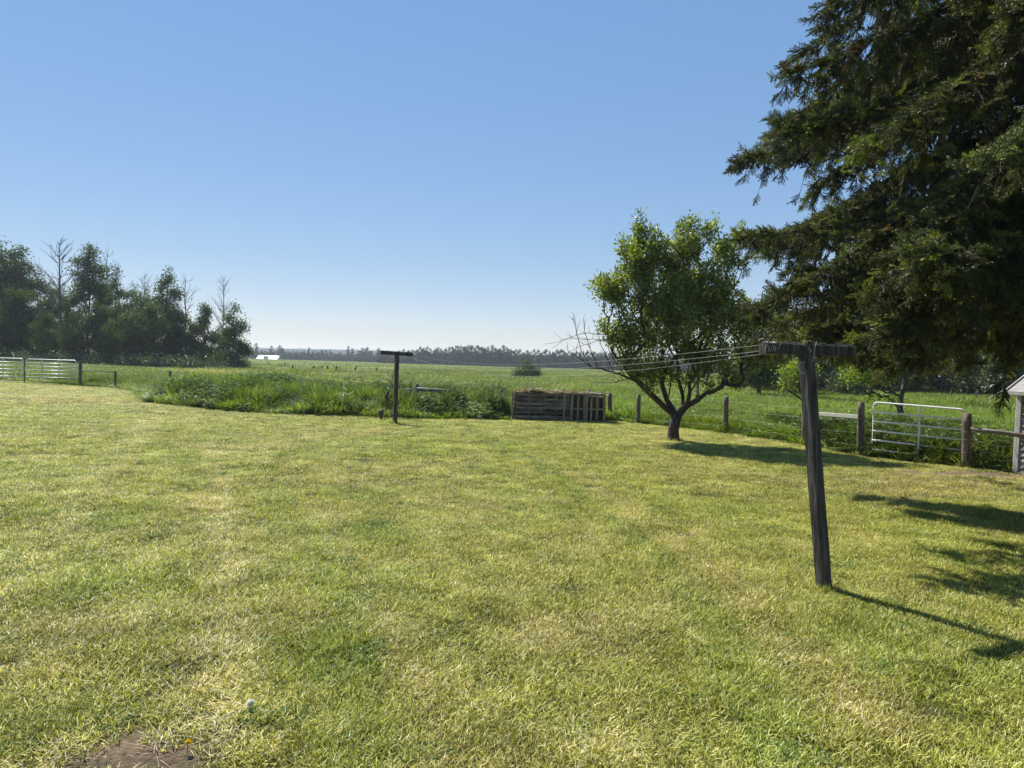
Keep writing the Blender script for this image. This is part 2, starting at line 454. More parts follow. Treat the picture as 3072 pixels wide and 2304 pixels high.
def lawn_bare(x, y):
    d = np.zeros(np.shape(x))
    for p, rx, ry in BAREW: d = np.maximum(d, ell(x, y, p.x, p.y, rx, ry, soft=.3))
    return d
def lawn_tint(x, y):
    d = lawn_dry(x, y)[:, None]; g = (lawn_green(x, y) * (1 - .6 * lawn_dry(x, y)))[:, None]
    t = np.array([1.0, 1.0, 1.0]) * (1 - d) + np.array([1.16, 1.05, 1.55]) * d
    t = t * (1 - g) + np.array([.72, .90, .72]) * g
    pt = np.zeros(np.shape(x))
    for p, w in PALE_T[:2]: pt = np.maximum(pt, strip(x, y, p, w * .8))
    t = t * (1 + pt[:, None] * np.array([.20, .20, .55]))
    t *= (.86 + .28 * fbm(x * .25, y * .9, 5))[:, None]
    return t
STRAW = [(1070, 1170, 3.2, 1.6), (1010, 1162, 2.6, 1.5), (1150, 1172, 1.8, .9), (690, 1133, 3, 3), (960, 1140, 3, 2.5), (1120, 1108, 6, 6), (640, 1125, 2.5, 4), (1900, 1105, 16, 8), (1560, 1100, 14, 9), (3030, 1245, 1.2, .8)]
STRAWW = [(wp(a, b), c, d) for a, b, c, d in STRAW]
def meadow_tint(x, y):
    right = sstep(-1.5, 2.5, x - (y - 25) * .02)
    near = 1 - sstep(32, 60, y)
    stand = np.array([1.0, 1.0, .88]); brt = np.array([1.25, 1.2, .8]); field = np.array([1.16, 1.06, .95])
    k = (right * near)[:, None]; q = ((1 - right) * near)[:, None]
    t = field * (1 - k - q) + brt * k + stand * q
    t = t * (.72 + .56 * fbm(x * .35, y * .25, 2))[:, None]
    wv = (sstep(.50, .75, fbm(x * .05 + 2, y * .035, 4)) * .45 * (1 - near))[:, None]
    t = t * (1 - wv) + np.array([1.5, 1.3, 1.2]) * wv
    for p, rx, ry in STRAWW:
        e = (ell(x, y, p.x, p.y, rx, ry, soft=.5) * .8)[:, None]
        t = t * (1 - e) + np.array([2.6, 1.75, 2.6]) * e
    return t

def axis(lo, hi, c0, c1, fine, gr=1.09, mx=60):
    a = list(np.arange(c0, c1, fine)); s = fine; v = c1
    while v < hi: a.append(v); s = min(s * gr, mx); v += s
    a.append(hi); s = fine; v = c0; b = []
    while v > lo: s = min(s * gr, mx); v -= s; b.append(max(v, lo))
    return np.array(sorted(set(b)) + a)
XS = axis(-1500, 1500, -42, 20, .3); YS = axis(-80, 1900, 1.5, 46, .3)
GX, GY = np.meshgrid(XS, YS); gx = GX.ravel(); gy = GY.ravel()
gv = np.stack([gx, gy, gz(gx, gy)], 1)
nx, ny = len(XS), len(YS)
I = (np.arange(ny - 1)[:, None] * nx + np.arange(nx - 1)[None]).ravel()
GF = np.stack([I, I + 1, I + nx + 1, I + nx], 1)
cx = gv[GF].mean(1); isl = inside(cx[:, 0], cx[:, 1])
def ground_mat(name, base, wet, bump):
    m, nt, out = new_mat(name)
    at = N(nt, 'ShaderNodeAttribute', attribute_type='GEOMETRY', attribute_name='tint')
    n1 = tex_noise(nt, 26, 6, 'Position', None, .7); n2 = tex_noise(nt, 2.2, 5)
    c = ramp(nt, n1, [(.3, tuple(v * .55 for v in base)), (.5, base), (.68, tuple(v * 1.5 for v in base))])
    c = mixc(nt, c, ramp(nt, n2, [(.3, (.75, .75, .75)), (.7, (1.25, 1.25, 1.2))]), 1.0, 'MULTIPLY')
    c = mixc(nt, c, at.outputs['Color'], 1.0, 'MULTIPLY')
    p = N(nt, 'ShaderNodeBsdfPrincipled'); p.inputs['Roughness'].default_value = .95; p.inputs['Specular IOR Level'].default_value = .1
    nt.links.new(c, p.inputs['Base Color'])
    b = N(nt, 'ShaderNodeBump'); b.inputs['Strength'].default_value = 1; b.inputs['Distance'].default_value = bump
    nt.links.new(tex_noise(nt, 30, 6, 'Position', None, .75), b.inputs['Height']); nt.links.new(b.outputs[0], p.inputs['Normal'])
    nt.links.new(p.outputs[0], out.inputs[0]); return m
def submesh(name, mask, mat, tintf):
    F = GF[mask]; u, inv = np.unique(F, return_inverse=True)
    V = gv[u]; me = np_mesh(name, V, inv.reshape(F.shape), [mat], smooth=True)
    t = np.ones((len(V), 4), np.float32); t[:, :3] = tintf(V[:, 0], V[:, 1])
    me.attributes.new('tint', 'FLOAT_COLOR', 'POINT').data.foreach_set('color', t.ravel())
    return tag(link(name, me), kind='structure')
def lt(x, y):
    b = lawn_bare(x, y)[:, None]
    return lawn_tint(x, y) * (1 - b) + np.array([2.1, 1.45, 3.6]) * b
submesh('lawn', isl, ground_mat('lawn_soil', (.075, .08, .022), 0, .03), lt)
submesh('ground', ~isl, ground_mat('meadow_soil', (.075, .095, .03), 0, .1), meadow_tint)

# ------------------------------------------------------------------ lawn grass
M_lawn = leaf_mat('lawn_blade', [(.0, (.026, .034, .006)), (.30, (.145, .16, .021)), (.55, (.40, .40, .062)), (.78, (.70, .66, .22)), (1.0, (.95, .91, .58))], .36, .45, .28, 'INSTANCER', (1.05, 1.1, .5), 1.5)
g1 = np.random.default_rng(11)
lawn_src = [source('grass_patch', *blades(175, .17, .014, .054, .0074, 1.3, g1), M_lawn) for _ in range(5)]
def samp(n, x0, x1, y0, y1, rg=g1): return rg.uniform(x0, x1, n), rg.uniform(y0, y1, n)
x, y = samp(125000, -46, 19, .8, 46); xn, yn = samp(7000, -11, 11, 1.8, 11); x = np.r_[x, xn]; y = np.r_[y, yn]
k = inside(x, y) & (np.abs(x) < .80 * y + 3.0) & (y > 1.8)
k &= g1.random(len(x)) > .86 * lawn_bare(x, y) ** .7
k &= (y < 20) | (g1.random(len(x)) < .6)
x, y = x[k], y[k]; n = len(x)
rot = np.stack([g1.uniform(-.06, .06, n), g1.uniform(-.06, .06, n), g1.uniform(0, 6.283, n)], 1)
hs = .75 + .6 * fbm(x * 1.5, y * 1.5, 3) + .35 * lawn_green(x, y)
farw = 1 + .5 * sstep(10, 30, y)
scl = np.stack([farw, farw, hs * g1.uniform(.8, 1.25, n)], 1)
P = np.stack([x, y, gz(x, y) - .004], 1)
tn = lawn_tint(x, y) * g1.uniform(.78, 1.22, (n, 1))
tag(scatter('lawn_grass', P, rot, scl, tn, lawn_src), 'short dry yellow green mown grass covering the yard', 'grass', kind='stuff')
print('lawn tufts', n)

# clover and broad-leaved weeds within the lawn
M_clov = leaf_mat('clover_leaf', [(.0, (.035, .08, .015)), (.5, (.08, .16, .03)), (1, (.18, .28, .06))], .3, .5, .3, 'INSTANCER')
def rosette(nl, R, L, W, rg, h=.03):
    th = rg.random(nl) * 6.283; r = R * np.sqrt(rg.random(nl))
    Pp = np.stack([r * np.cos(th), r * np.sin(th), rg.uniform(.005, h, nl)], 1)
    D = np.stack([np.cos(th + rg.uniform(-1, 1, nl)), np.sin(th + rg.uniform(-1, 1, nl)), rg.uniform(-.1, .6, nl)], 1)
    Nn = np.tile([0, 0, 1.0], (nl, 1)) + rg.normal(0, .25, (nl, 3))
    return leaf_geo(Pp, D, Nn, rg.uniform(.6, 1.2, nl) * L, rg.uniform(.7, 1.2, nl) * W)
clov_src = [source('clover_patch', *rosette(60, .11, .028, .022, g1), M_clov) for _ in range(3)] + [source('broad_weed', *rosette(10, .02, .055, .022, g1, .02), M_clov)]
x, y = samp(16000, -10, 12, 2, 16)
k = inside(x, y) & (np.abs(x) < .8 * y + 2) & (g1.random(len(x)) < .02 + .55 * lawn_green(x, y) ** 2) & (lawn_bare(x, y) < .5)
x, y = x[k], y[k]; n = len(x)
tag(scatter('clover', np.stack([x, y, gz(x, y)], 1), np.stack([0 * x, 0 * x, g1.uniform(0, 6.28, n)], 1), g1.uniform(.6, 1.2, n), g1.uniform(.8, 1.4, (n, 1)) * np.array([1.2, 1.1, 1]), clov_src),
    'low green clover and broad leaved weeds growing in the lawn', 'clover', kind='stuff')
# fallen twigs and needles below the spruce
x, y = samp(9000, 3, 14, 6, 17)
k = inside(x, y) & (g1.random(len(x)) < .9 * ell(x, y, 9.6, 12.2, 3.6, 3.2, soft=.6)); x, y = x[k], y[k]
bx_ = g1.uniform(-2.8, -1.2, 16); by_ = g1.uniform(3.3, 4.2, 16); bk_ = lawn_bare(bx_, by_) > .1; x = np.r_[x, bx_[bk_]]; y = np.r_[y, by_[bk_]]; n = len(x)
M_litter = leaf_mat('needle_litter', [(0, (.10, .065, .04)), (.5, (.24, .17, .11)), (1, (.42, .33, .23))], .05)
lit = source('litter_patch', *blades(24, .14, .015, .045, .005, 3.5, g1), M_litter)
tag(scatter('needle_litter', np.stack([x, y, gz(x, y) + .004], 1), np.stack([g1.uniform(-.2, .2, n), g1.uniform(-.2, .2, n), g1.uniform(0, 6.28, n)], 1), np.stack([g1.uniform(.7, 1.3, n)] * 2 + [g1.uniform(.5, .9, n)], 1), np.ones((n, 3)), [lit]),
    'brown needles and twigs littering the grass below the spruce', 'litter', kind='stuff')

# ------------------------------------------------------------------ meadow
M_tall = leaf_mat('tall_grass_blade', [(0, (.03, .055, .010)), (.45, (.095, .145, .024)), (.8, (.19, .25, .05)), (1, (.36, .38, .14))], .42, .45, .25, 'INSTANCER', (1.15, 1.28, .4), .8)
M_weed = leaf_mat('weed_leaf', [(0, (.035, .06, .022)), (.5, (.08, .125, .045)), (.85, (.15, .21, .09)), (1, (.27, .32, .19))], .3, .5, .2, 'INSTANCER', (1.0, 1.1, .4), 1.0)
g2 = np.random.default_rng(21)
def tallgrass(n, R, h0, h1, w, rg):
    return blades(n, R, h0, h1, w, .55, rg, bend=.75, segs=3)
def weed_plant(ns, R, h, rg):
    gs = []
    for _ in range(ns):
        bx, by = rg.uniform(-R, R, 2); hh = h * rg.uniform(.6, 1.1); lx, ly = rg.uniform(-.15, .15, 2)
        top = np.array([bx + lx, by + ly, hh])
        V, F = seg_geo([[bx, by, 0]], [top], [.006], [.003], 3); gs.append((V, tri(F)))
        nl = 16; t = rg.uniform(.2, 1, nl)[:, None]; Pp = np.array([bx, by, 0]) + (top - np.array([bx, by, 0])) * t
        th = rg.random(nl) * 6.28
        D = np.stack([np.cos(th), np.sin(th), rg.uniform(-.2, .7, nl)], 1)
        gs.append(leaf_geo(Pp, D, np.tile([0, 0, 1.], (nl, 1)) + rg.normal(0, .3, (nl, 3)), rg.uniform(.10, .20, nl), rg.uniform(.035, .065, nl), .15, .25))
    return cat_geo(*gs)
tall_src = [source('tall_grass_clump', *tallgrass(46, .24, .4, 1.0, .024, g2), M_tall) for _ in range(4)]
mid_src = [source('pasture_clump', *tallgrass(46, .5, .5, 1.0, .04, g2), M_tall) for _ in range(3)]
far_src = [source('far_pasture_clump', *tallgrass(46, 1.5, .5, 1.0, .09, g2), M_tall) for _ in range(3)]
weed_src = [source('weed_clump', *weed_plant(7, .25, .9, g2), M_weed) for _ in range(3)]
BIN0 = wp(1541, 1259); BIN1 = wp(1815, 1268)
def in_bin(x, y):
    ax = np.array([BIN1.x - BIN0.x, BIN1.y - BIN0.y]); L = np.linalg.norm(ax); ax /= L; nv = np.array([-ax[1], ax[0]])
    u = (x - BIN0.x) * ax[0] + (y - BIN0.y) * ax[1]; v = (x - BIN0.x) * nv[0] + (y - BIN0.y) * nv[1]
    return (u > -.12) & (u < L + .3) & (v > -.25) & (v < 1.35)
# near band
x, y = samp(150000, -46, 24, 8, 62, g2)
k = ~inside(x, y) & (np.abs(x) < .80 * y + 4) & ~in_bin(x, y); x, y = x[k], y[k]
ed = edge_dist(x, y); k = (x < 2.5) | (ed > .28); x, y, ed = x[k], y[k], ed[k]; near = 1 - sstep(8, 22, ed)
k = g2.random(len(x)) < np.maximum(.25, near); x, y, ed = x[k], y[k], ed[k]
standx = (x < -.2) & (x > -15.2)
stand = np.where(standx, 1 - sstep(5.5, 10.5, ed), 0) * sstep(-15.4, -13.5, x)
mound = .5 * fbm(x * .5, y * .5, 1) + .5 * fbm(x * 1.3, y * 1.1, 5, 2)
h = .42 + .28 * fbm(x * .3, y * .3, 4)
h = h * (1 - stand) + stand * (.26 + .88 * sstep(.36, .62, mound))
h = h * (.38 + .62 * sstep(.1, 1.1, ed)) 
h = np.where((x > 3.5) & (ed < .7), h * .75, h)
h = np.where((x > 8.6) & (ed < 3.2) & (ed > .3), h * 1.5, h)
n = len(x); wmask = g2.random(n) < np.where(stand > .3, .12 + .75 * sstep(.5, .58, fbm(x * .7 + 9, y * .7, 2)), .06)
wmask |= (x > 8.6) & (ed < 2.6) & (g2.random(n) < .5)
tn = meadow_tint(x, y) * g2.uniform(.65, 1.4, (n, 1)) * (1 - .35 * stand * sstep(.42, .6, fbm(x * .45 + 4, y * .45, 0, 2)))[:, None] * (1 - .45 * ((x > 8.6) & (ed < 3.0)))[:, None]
sd_ = (g2.random(n) < np.where(stand > .2, .15, .06))[:, None]; tn = np.where(sd_, tn * np.array([2.1, 1.7, 3.2]), tn)
edgey = ((1 - sstep(.1, .9, ed)) * (x < 1))[:, None]; tn = tn * (1 - edgey) + tn * np.array([1.45, 1.4, 1.1]) * edgey
rot = np.stack([g2.normal(0, .12, n), g2.normal(0, .12, n), g2.uniform(0, 6.283, n)], 1)
P = np.stack([x, y, gz(x, y) - .01], 1); wd_ = g2.uniform(.8, 1.25, n)
scl = np.stack([wd_, wd_, h], 1)
gsel = ~wmask
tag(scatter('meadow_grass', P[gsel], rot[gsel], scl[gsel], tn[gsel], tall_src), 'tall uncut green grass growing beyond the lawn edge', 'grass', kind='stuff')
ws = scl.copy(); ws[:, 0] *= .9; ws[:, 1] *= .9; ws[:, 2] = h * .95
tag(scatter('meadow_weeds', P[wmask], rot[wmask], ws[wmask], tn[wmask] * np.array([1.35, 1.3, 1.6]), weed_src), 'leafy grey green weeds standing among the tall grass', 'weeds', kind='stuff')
print('near meadow', n)
# middle and far pasture
x, y = samp(90000, -90, 90, 40, 120, g2)
k = ~inside(x, y) & (np.abs(x) < .80 * y + 5); x, y = x[k], y[k]; n = len(x)
h = .30 + .35 * sstep(.4, .75, fbm(x * .16, y * .16, 1)) + .2 * g2.random(n)
x2, y2 = samp(70000, -340, 340, 110, 470, g2)
k = (np.abs(x2) < .80 * y2 + 8); x2, y2 = x2[k], y2[k]; n2 = len(x2)
def clumps(nm, x, y, h, srcs, label, wdt):
    n = len(x); dk = sstep(.55, .8, fbm(x * .5, y * .35, 3))[:, None]
    tn = meadow_tint(x, y) * g2.uniform(.65, 1.45, (n, 1)) * (1 - .45 * dk); sd_ = (g2.random(n) < .07)[:, None]; tn = np.where(sd_, tn * np.array([2.2, 1.6, 2.4]), tn)
    s = g2.uniform(.8, 1.3, n) * wdt
    tag(scatter(nm, np.stack([x, y, gz(x, y) - .01], 1), np.stack([0 * x, 0 * x, g2.uniform(0, 6.28, n)], 1), np.stack([s, s, h], 1), tn, srcs), label, 'grass', kind='stuff')
clumps('pasture_grass', x, y, h, mid_src, 'rough green pasture grass in the middle of the field', 1.2)
clumps('far_pasture_grass', x2, y2, .3 + .35 * g2.random(n2), far_src, 'far green pasture running up to the distant treeline', 1.1)

# dark leafy clumps one can tell apart in the weed bank
M_nettle = leaf_mat('nettle_leaf', [(0, (.018, .035, .010)), (.5, (.05, .085, .024)), (.85, (.10, .145, .045)), (1, (.2, .25, .11))], .3, .5, .25, None, (1.05, 1.15, .4), 2.0)  # leaf colour kept dark to carry the hollow shade inside the clumps
def weed_clump(R, h, grassy, rg):
    gs = []
    if grassy: V, F = blades(420, R, h * .6, h * 1.05, .022, .5, rg, bend=.8, segs=3); gs.append((V, tri(F)))
    ns = 26 if grassy else 60
    for _ in range(ns):
        a_ = rg.random() * 6.283; q = R * math.sqrt(rg.random()); b0 = np.array([q * math.cos(a_), q * math.sin(a_), 0]); hh = h * (1.05 - .55 * (q / R) ** 2) * rg.uniform(.75, 1.1)
        top = b0 + np.array([b0[0] * .25 + rg.normal(0, .05), b0[1] * .25 + rg.normal(0, .05), hh]); V, F = seg_geo([b0], [top], [.007], [.003], 3); gs.append((V, tri(F)))
        nl = 20; t = rg.uniform(.15, 1, nl)[:, None]; th = rg.random(nl) * 6.28
        gs.append(leaf_geo(b0 + (top - b0) * t, np.stack([np.cos(th), np.sin(th), rg.uniform(-.2, .7, nl)], 1), np.tile([0, 0, 1.], (nl, 1)) + rg.normal(0, .3, (nl, 3)), rg.uniform(.09, .18, nl), rg.uniform(.03, .06, nl), .15, .25))
    return cat_geo(*gs)
for dx_, dy_, R_, h_, gr_, lb in [(408, 872, .62, 1.0, 1, 'dark grassy clump leftmost in the weed bank behind the lawn'), (470, 877, .42, .62, 0, 'low leafy clump second from the left in the weed bank'), (520, 874, .6, .98, 1, 'tall dark clump in the left half of the weed bank'),
                                  (608, 886, .55, .7, 0, 'grey green broad leaved clump at the middle of the weed bank'), (700, 884, .45, .72, 0, 'leafy clump in the weed bank midway to the far T post'), (760, 893, .4, .55, 0, 'small leafy clump in the weed bank left of the far T post'),
                                  (915, 896, .52, .82, 1, 'dark clump in the weed bank just right of the far T post'), (985, 899, .45, .7, 1, 'grassy clump between the far T post and the compost bin'), (1048, 900, .62, .8, 1, 'dark grassy clump nearest the left side of the compost bin')]:
    q = wp(dx_ * D2S, dy_ * D2S); V, F = weed_clump(R_, h_, gr_, g2); o = link('weed_clump', np_mesh('weed_clump', V, F, [M_nettle])); o.location = (q.x, q.y + R_ * .7, q.z); tag(o, lb, 'plant', 'clumps in the weed bank')

# ------------------------------------------------------------------ tree grower
def grow(tips, trunk, seg, rtip, rexp=.5, up=.35, sag=0.0, rg=None, wob=.04, asc=.5):
    """tips (n,3) in, skeleton out. trunk: list of points, root first"""
    nodes = [np.array(p, float) for p in trunk]; par = [-1] + list(range(len(trunk) - 1))
    cap = len(nodes) + int(len(tips) * 40) + 100
    A = np.zeros((cap, 3)); A[:len(nodes)] = nodes; cnt = len(nodes)
    order = np.argsort(np.linalg.norm(tips - A[len(trunk) // 2], axis=1)); ends = []
    first = 1 if len(trunk) > 2 else 0
    for i in order:
        t = tips[i]; B = A[first:cnt]; d = t - B; hd = np.linalg.norm(d[:, :2], axis=1); dist = np.linalg.norm(d, axis=1)
        cost = dist + 2.0 * np.maximum(0, asc * hd - d[:, 2])
        j = int(np.argmin(cost)) + first; p0 = A[j].copy(); L = dist[j - first]
        ns = max(1, int(math.ceil(L / seg))); c = p0 + (t - p0) * .5 + np.array([0, 0, -up * L * .5]) * (1 if sag == 0 else 1)
        pj = j
        for s_ in range(1, ns + 1):
            u = s_ / ns; q = (1 - u) ** 2 * p0 + 2 * u * (1 - u) * c + u * u * t
            if s_ < ns: q = q + rg.normal(0, wob * seg, 3)
            A[cnt] = q; par.append(pj); pj = cnt; cnt += 1
        ends.append(cnt - 1)
    A = A[:cnt]; par = np.array(par); w = np.zeros(cnt)
    w[ends] += 1
    for i in range(cnt - 1, 0, -1): w[par[i]] += w[i]
    R = rtip * np.maximum(w, 1) ** rexp
    return A, par, R
def skeleton_geo(A, par, R, lo, hi, n, maxr=9):
    i = np.arange(len(A)); m = (par >= 0) & (R >= lo) & (R < hi); i = i[m]; p = par[i]
    Rp = np.minimum(R[p], R[i] * 1.35)
    return seg_geo(A[p], A[i], np.minimum(Rp, maxr), R[i], n)
def leaves_on(A, par, R, rmax, nleaf, L, W, rg, spread, out=.6, zb=.2):
    i = np.arange(len(A)); m = (par >= 0) & (R <= rmax); i = i[m]; i = rg.choice(i, nleaf); p = par[i]
    t = rg.random(len(i))[:, None]; Pp = A[p] * (1 - t) + A[i] * t
    dirv = rand_dirs(len(i), rg, zb); ax = A[i] - A[p]; ax /= (np.linalg.norm(ax, axis=1, keepdims=True) + 1e-9)
    D = dirv + ax * out; Pp = Pp + dirv * spread * rg.random(len(i))[:, None]
    return leaf_geo(Pp, D, rand_dirs(len(i), rg, .5), L * rg.uniform(.6, 1.25, len(i)), W * rg.uniform(.7, 1.2, len(i)), .22, .15)
def blob_pts(n, blobs, rg, shell=.5):
    """points in a union of ellipsoids (cx,cy,cz,rx,ry,rz[,weight]), denser outside"""
    w = np.array([(b[3] * b[4] * b[5]) ** .8 * (b[6] if len(b) > 6 else 1) for b in blobs]); w /= w.sum()
    idx = rg.choice(len(blobs), n, p=w); B = np.array([b[:6] for b in blobs])[idx]
    d = rand_dirs(n, rg); r = (shell + (1 - shell) * rg.random(n)) ** 1 * rg.random(n) ** .22
    return B[:, :3] + d * B[:, 3:6] * r[:, None]

# ------------------------------------------------------------------ fruit tree on the lawn
g3r = np.random.default_rng(5)
M_fleaf = leaf_mat('fruit_leaf', [(0, (.04, .06, .012)), (.4, (.12, .165, .028)), (.75, (.25, .31, .06)), (1, (.46, .50, .22))], .46, .33, .7, None, (1.2, 1.2, .35), .9)
FB = wp(2020, 1322)
def fr(px, py, dy=0): return np.array(wd(px, py, FB.y + dy))
ft = thing('fruit_tree', 'multi stemmed leafy fruit tree with low forked trunk on the lawn', 'tree', FB)
off = np.array(FB)
blobs = []
for px, py, dy, rx, ry, rz, w in [(1915, 800, 0, .85, .9, 1.5, 1.0), (1920, 700, 0, .28, .3, .62, 1.3), (2060, 760, .2, .65, .8, 1.0, 1.1), (2180, 770, .1, .52, .7, .95, 1.1), (1840, 870, 0, .55, .7, .8, 1.0),
                              (2000, 930, 0, 1.4, 1.5, 1.35, 1.0), (2150, 920, .3, .75, 1.2, 1.3, 1.0), (1890, 1010, 0, .7, .9, .65, .9), (2090, 1050, .2, 1.1, 1.2, .7, .9), (2170, 1090, .3, .7, .9, .5, .7), (1800, 850, 0, .28, .4, .35, .9), (2215, 690, .1, .3, .35, .4, 1.2), (2065, 665, 0, .3, .3, .3, 1.2), (2125, 690, 0, .3, .4, .4, 1.0), (1815, 960, 0, .3, .4, .3, .6), (2050, 860, .1, 1.35, 1.2, 1.25, 1.0), (1980, 760, .1, .7, .7, .8, .8), (1890, 1075, -.2, .55, .8, .35, .9), (1990, 1100, 0, .7, .9, .35, .8), (2230, 960, .3, .5, .9, .9, .9), (2240, 1070, .2, .5, .8, .5, .8), (2180, 1140, 0, .6, .7, .28, .9), (2080, 1120, -.3, .6, .6, .3, .8), (1930, 1110, -.3, .5, .6, .28, .8), (1850, 1010, -.1, .4, .6, .4, .8)]:
    c = fr(px, py, dy); blobs.append((c[0], c[1], c[2], rx, ry, rz, w))
tips = blob_pts(1350, blobs, g3r, .25)
tips = tips[tips[:, 2] > off[2] + 1.1]
fork = fr(2030, 1248)
def limb(pts): return [fr(*p) for p in pts]
trunk = [off + [0, 0, -.1], off + [-.01, 0, .3], fork]
limbs = [limb([(2050, 1225), (2048, 1185, .1), (2036, 1140, .1), (2030, 1070, .1), (2030, 960, .15), (2060, 830, .1)]),
         limb([(1995, 1222), (1955, 1185, -.1), (1915, 1145, -.2), (1885, 1090, -.25), (1870, 1010, -.2), (1850, 900, -.1)]),
         limb([(2000, 1200, .1), (1985, 1150, .2), (1960, 1060, .3), (1945, 950, .3), (1930, 820, .2)]),
         limb([(2062, 1215, -.05), (2070, 1175, -.1), (2095, 1140, -.2), (2140, 1080, -.3), (2170, 980, -.3), (2185, 860, -.2)])]
A0 = list(trunk); par0 = [-1, 0, 1]
allp = [np.array(p) for p in trunk]
def grow_multi(tips, trunk, limbs, seg, rtip, rexp, rg, **kw):
    pts = [np.array(p, float) for p in trunk]; par = [-1] + list(range(len(trunk) - 1))
    for lb in limbs:
        prev = len(trunk) - 1
        for q in lb: pts.append(np.array(q)); par.append(prev); prev = len(pts) - 1
    base = len(pts); cap = base + len(tips) * 60; A = np.zeros((cap, 3)); A[:base] = pts; cnt = base; ends = []
    order = np.argsort(np.linalg.norm(tips - A[len(trunk) - 1], axis=1)); f0 = len(trunk)
    for i in order:
        t = tips[i]; B = A[f0:cnt]; d = t - B; hd = np.linalg.norm(d[:, :2], axis=1); dist = np.linalg.norm(d, axis=1)
        cost = dist + 2.2 * np.maximum(0, 1.1 * hd - d[:, 2]); j = int(np.argmin(cost)); p0 = B[j].copy(); L = dist[j]; pj = j + f0
        ns = max(1, int(math.ceil(L / seg))); c = p0 + (t - p0) * .5 + np.array([0, 0, -.12 * L]) + (t - p0) * np.array([.15, .15, 0])
        for s_ in range(1, ns + 1):
            u = s_ / ns; q = (1 - u) ** 2 * p0 + 2 * u * (1 - u) * c + u * u * t
            if s_ < ns: q = q + rg.normal(0, .05 * seg, 3)
            A[cnt] = q; par.append(pj); pj = cnt; cnt += 1
        ends.append(cnt - 1)
    A = A[:cnt]; par = np.array(par); w = np.zeros(cnt); w[ends] += 1
    for i in range(cnt - 1, 0, -1): w[par[i]] += w[i]
    return A, par, rtip * np.maximum(w, 1) ** rexp
A, par, R = grow_multi(tips, trunk, limbs, .16, .0046, .47, g3r)
R[:3] = [.175, .135, .15]; A -= off
i = np.arange(len(A)); thick = R > .05
V, F = skeleton_geo(A, par, np.maximum(R, 0), .045, 9, 9); 
tb = MB(); tb.tube([FB + Vector((0, 0, -.1)), FB + Vector((0, 0, .04)), FB + Vector((0, 0, .3)), Vector(fork) + Vector((0, 0, .05))], [.21, .17, .135, .15], 12, .05); 
tb.build('trunk', M_bark, ft, True)
link('limbs', np_mesh('limbs', V, F, [M_bark], smooth=True), ft)
V, F = skeleton_geo(A, par, R, 0, .045, 4); link('branches', np_mesh('branches', V, F, [M_bark]), ft)
V, F = leaves_on(A, par, R, .012, 44000, .092, .054, g3r, .22, .6, .1)
link('leaves', np_mesh('leaves', V, F, [M_fleaf]), ft); print('fruit leaves', len(F) // 2)
# dead boughs on the left of the fruit tree
dead = []
def bough(pts, r0, r1, twigs, rg, tw_up=.9, L0=.5):
    pts = [fr(*p) for p in pts]; P_ = []
    for a_, b_ in zip(pts[:-1], pts[1:]):
        for t in np.linspace(0, 1, 4, endpoint=False): P_.append(a_ * (1 - t) + b_ * t)
    P_.append(pts[-1]); P_ = np.array(P_); P_ += rg.normal(0, .008, P_.shape); n = len(P_)
    rr = np.linspace(r0, r1, n); dead.append(seg_geo(P_[:-1], P_[1:], rr[:-1], rr[1:], 5))
    for _ in range(twigs):
        i = rg.integers(n // 4, n); p = P_[i].copy(); d = np.array([rg.uniform(-.55, .15), rg.uniform(-.3, .3), tw_up * rg.uniform(.5, 1.2)]); d /= np.linalg.norm(d); L = L0 * rg.uniform(.5, 1.3); q = [p]
        for s_ in range(4): d = d + rg.normal(0, .12, 3); p = p + d / np.linalg.norm(d) * L / 4; q.append(p)
        q = np.array(q); r_ = np.linspace(.006, .0025, 5); dead.append(seg_geo(q[:-1], q[1:], r_[:-1], r_[1:], 3))
bough([(1915, 1148, -.2), (1860, 1122, -.3), (1800, 1105, -.4), (1775, 1102, -.4)], .035, .018, 14, g3r, 1.0, .55)
for pts in ([(1775, 1102, -.4), (1745, 1060, -.4), (1725, 980, -.5), (1718, 950, -.5)], [(1800, 1105, -.4), (1775, 1060, -.3), (1755, 1000, -.3), (1750, 960, -.3)], [(1840, 1115, -.3), (1810, 1050, -.3), (1790, 985, -.3)],
            [(1870, 1120, -.3), (1835, 1070, -.3), (1815, 1020, -.2)], [(1775, 1102, -.4), (1740, 1075, -.5), (1700, 1050, -.5)]): bough(pts, .014, .004, 7, g3r, .9, .35)
bough([(1870, 1015, -.2), (1810, 1002, -.3), (1755, 1000, -.4), (1700, 1015, -.4), (1655, 1045, -.4)], .012, .004, 7, g3r, .4, .3)
bough([(1870, 1025, -.2), (1800, 1018, -.3), (1720, 1016, -.4), (1635, 1033, -.5)], .010, .004, 6, g3r, .4, .3)
bough([(1870, 1015, -.2), (1790, 1022, -.2), (1740, 1040, -.2), (1705, 1056, -.2)], .010, .004, 4, g3r, .3, .3)
bough([(1930, 1120, -.2), (1890, 1135, -.4), (1850, 1146, -.5), (1788, 1149, -.5)], .018, .006, 6, g3r, .2, .3)
V, F = cat_geo(*dead); link('dead_boughs', np_mesh('dead_boughs', V - off, F, [M_bark]), ft, label='bare leafless boughs arching out of the left side')

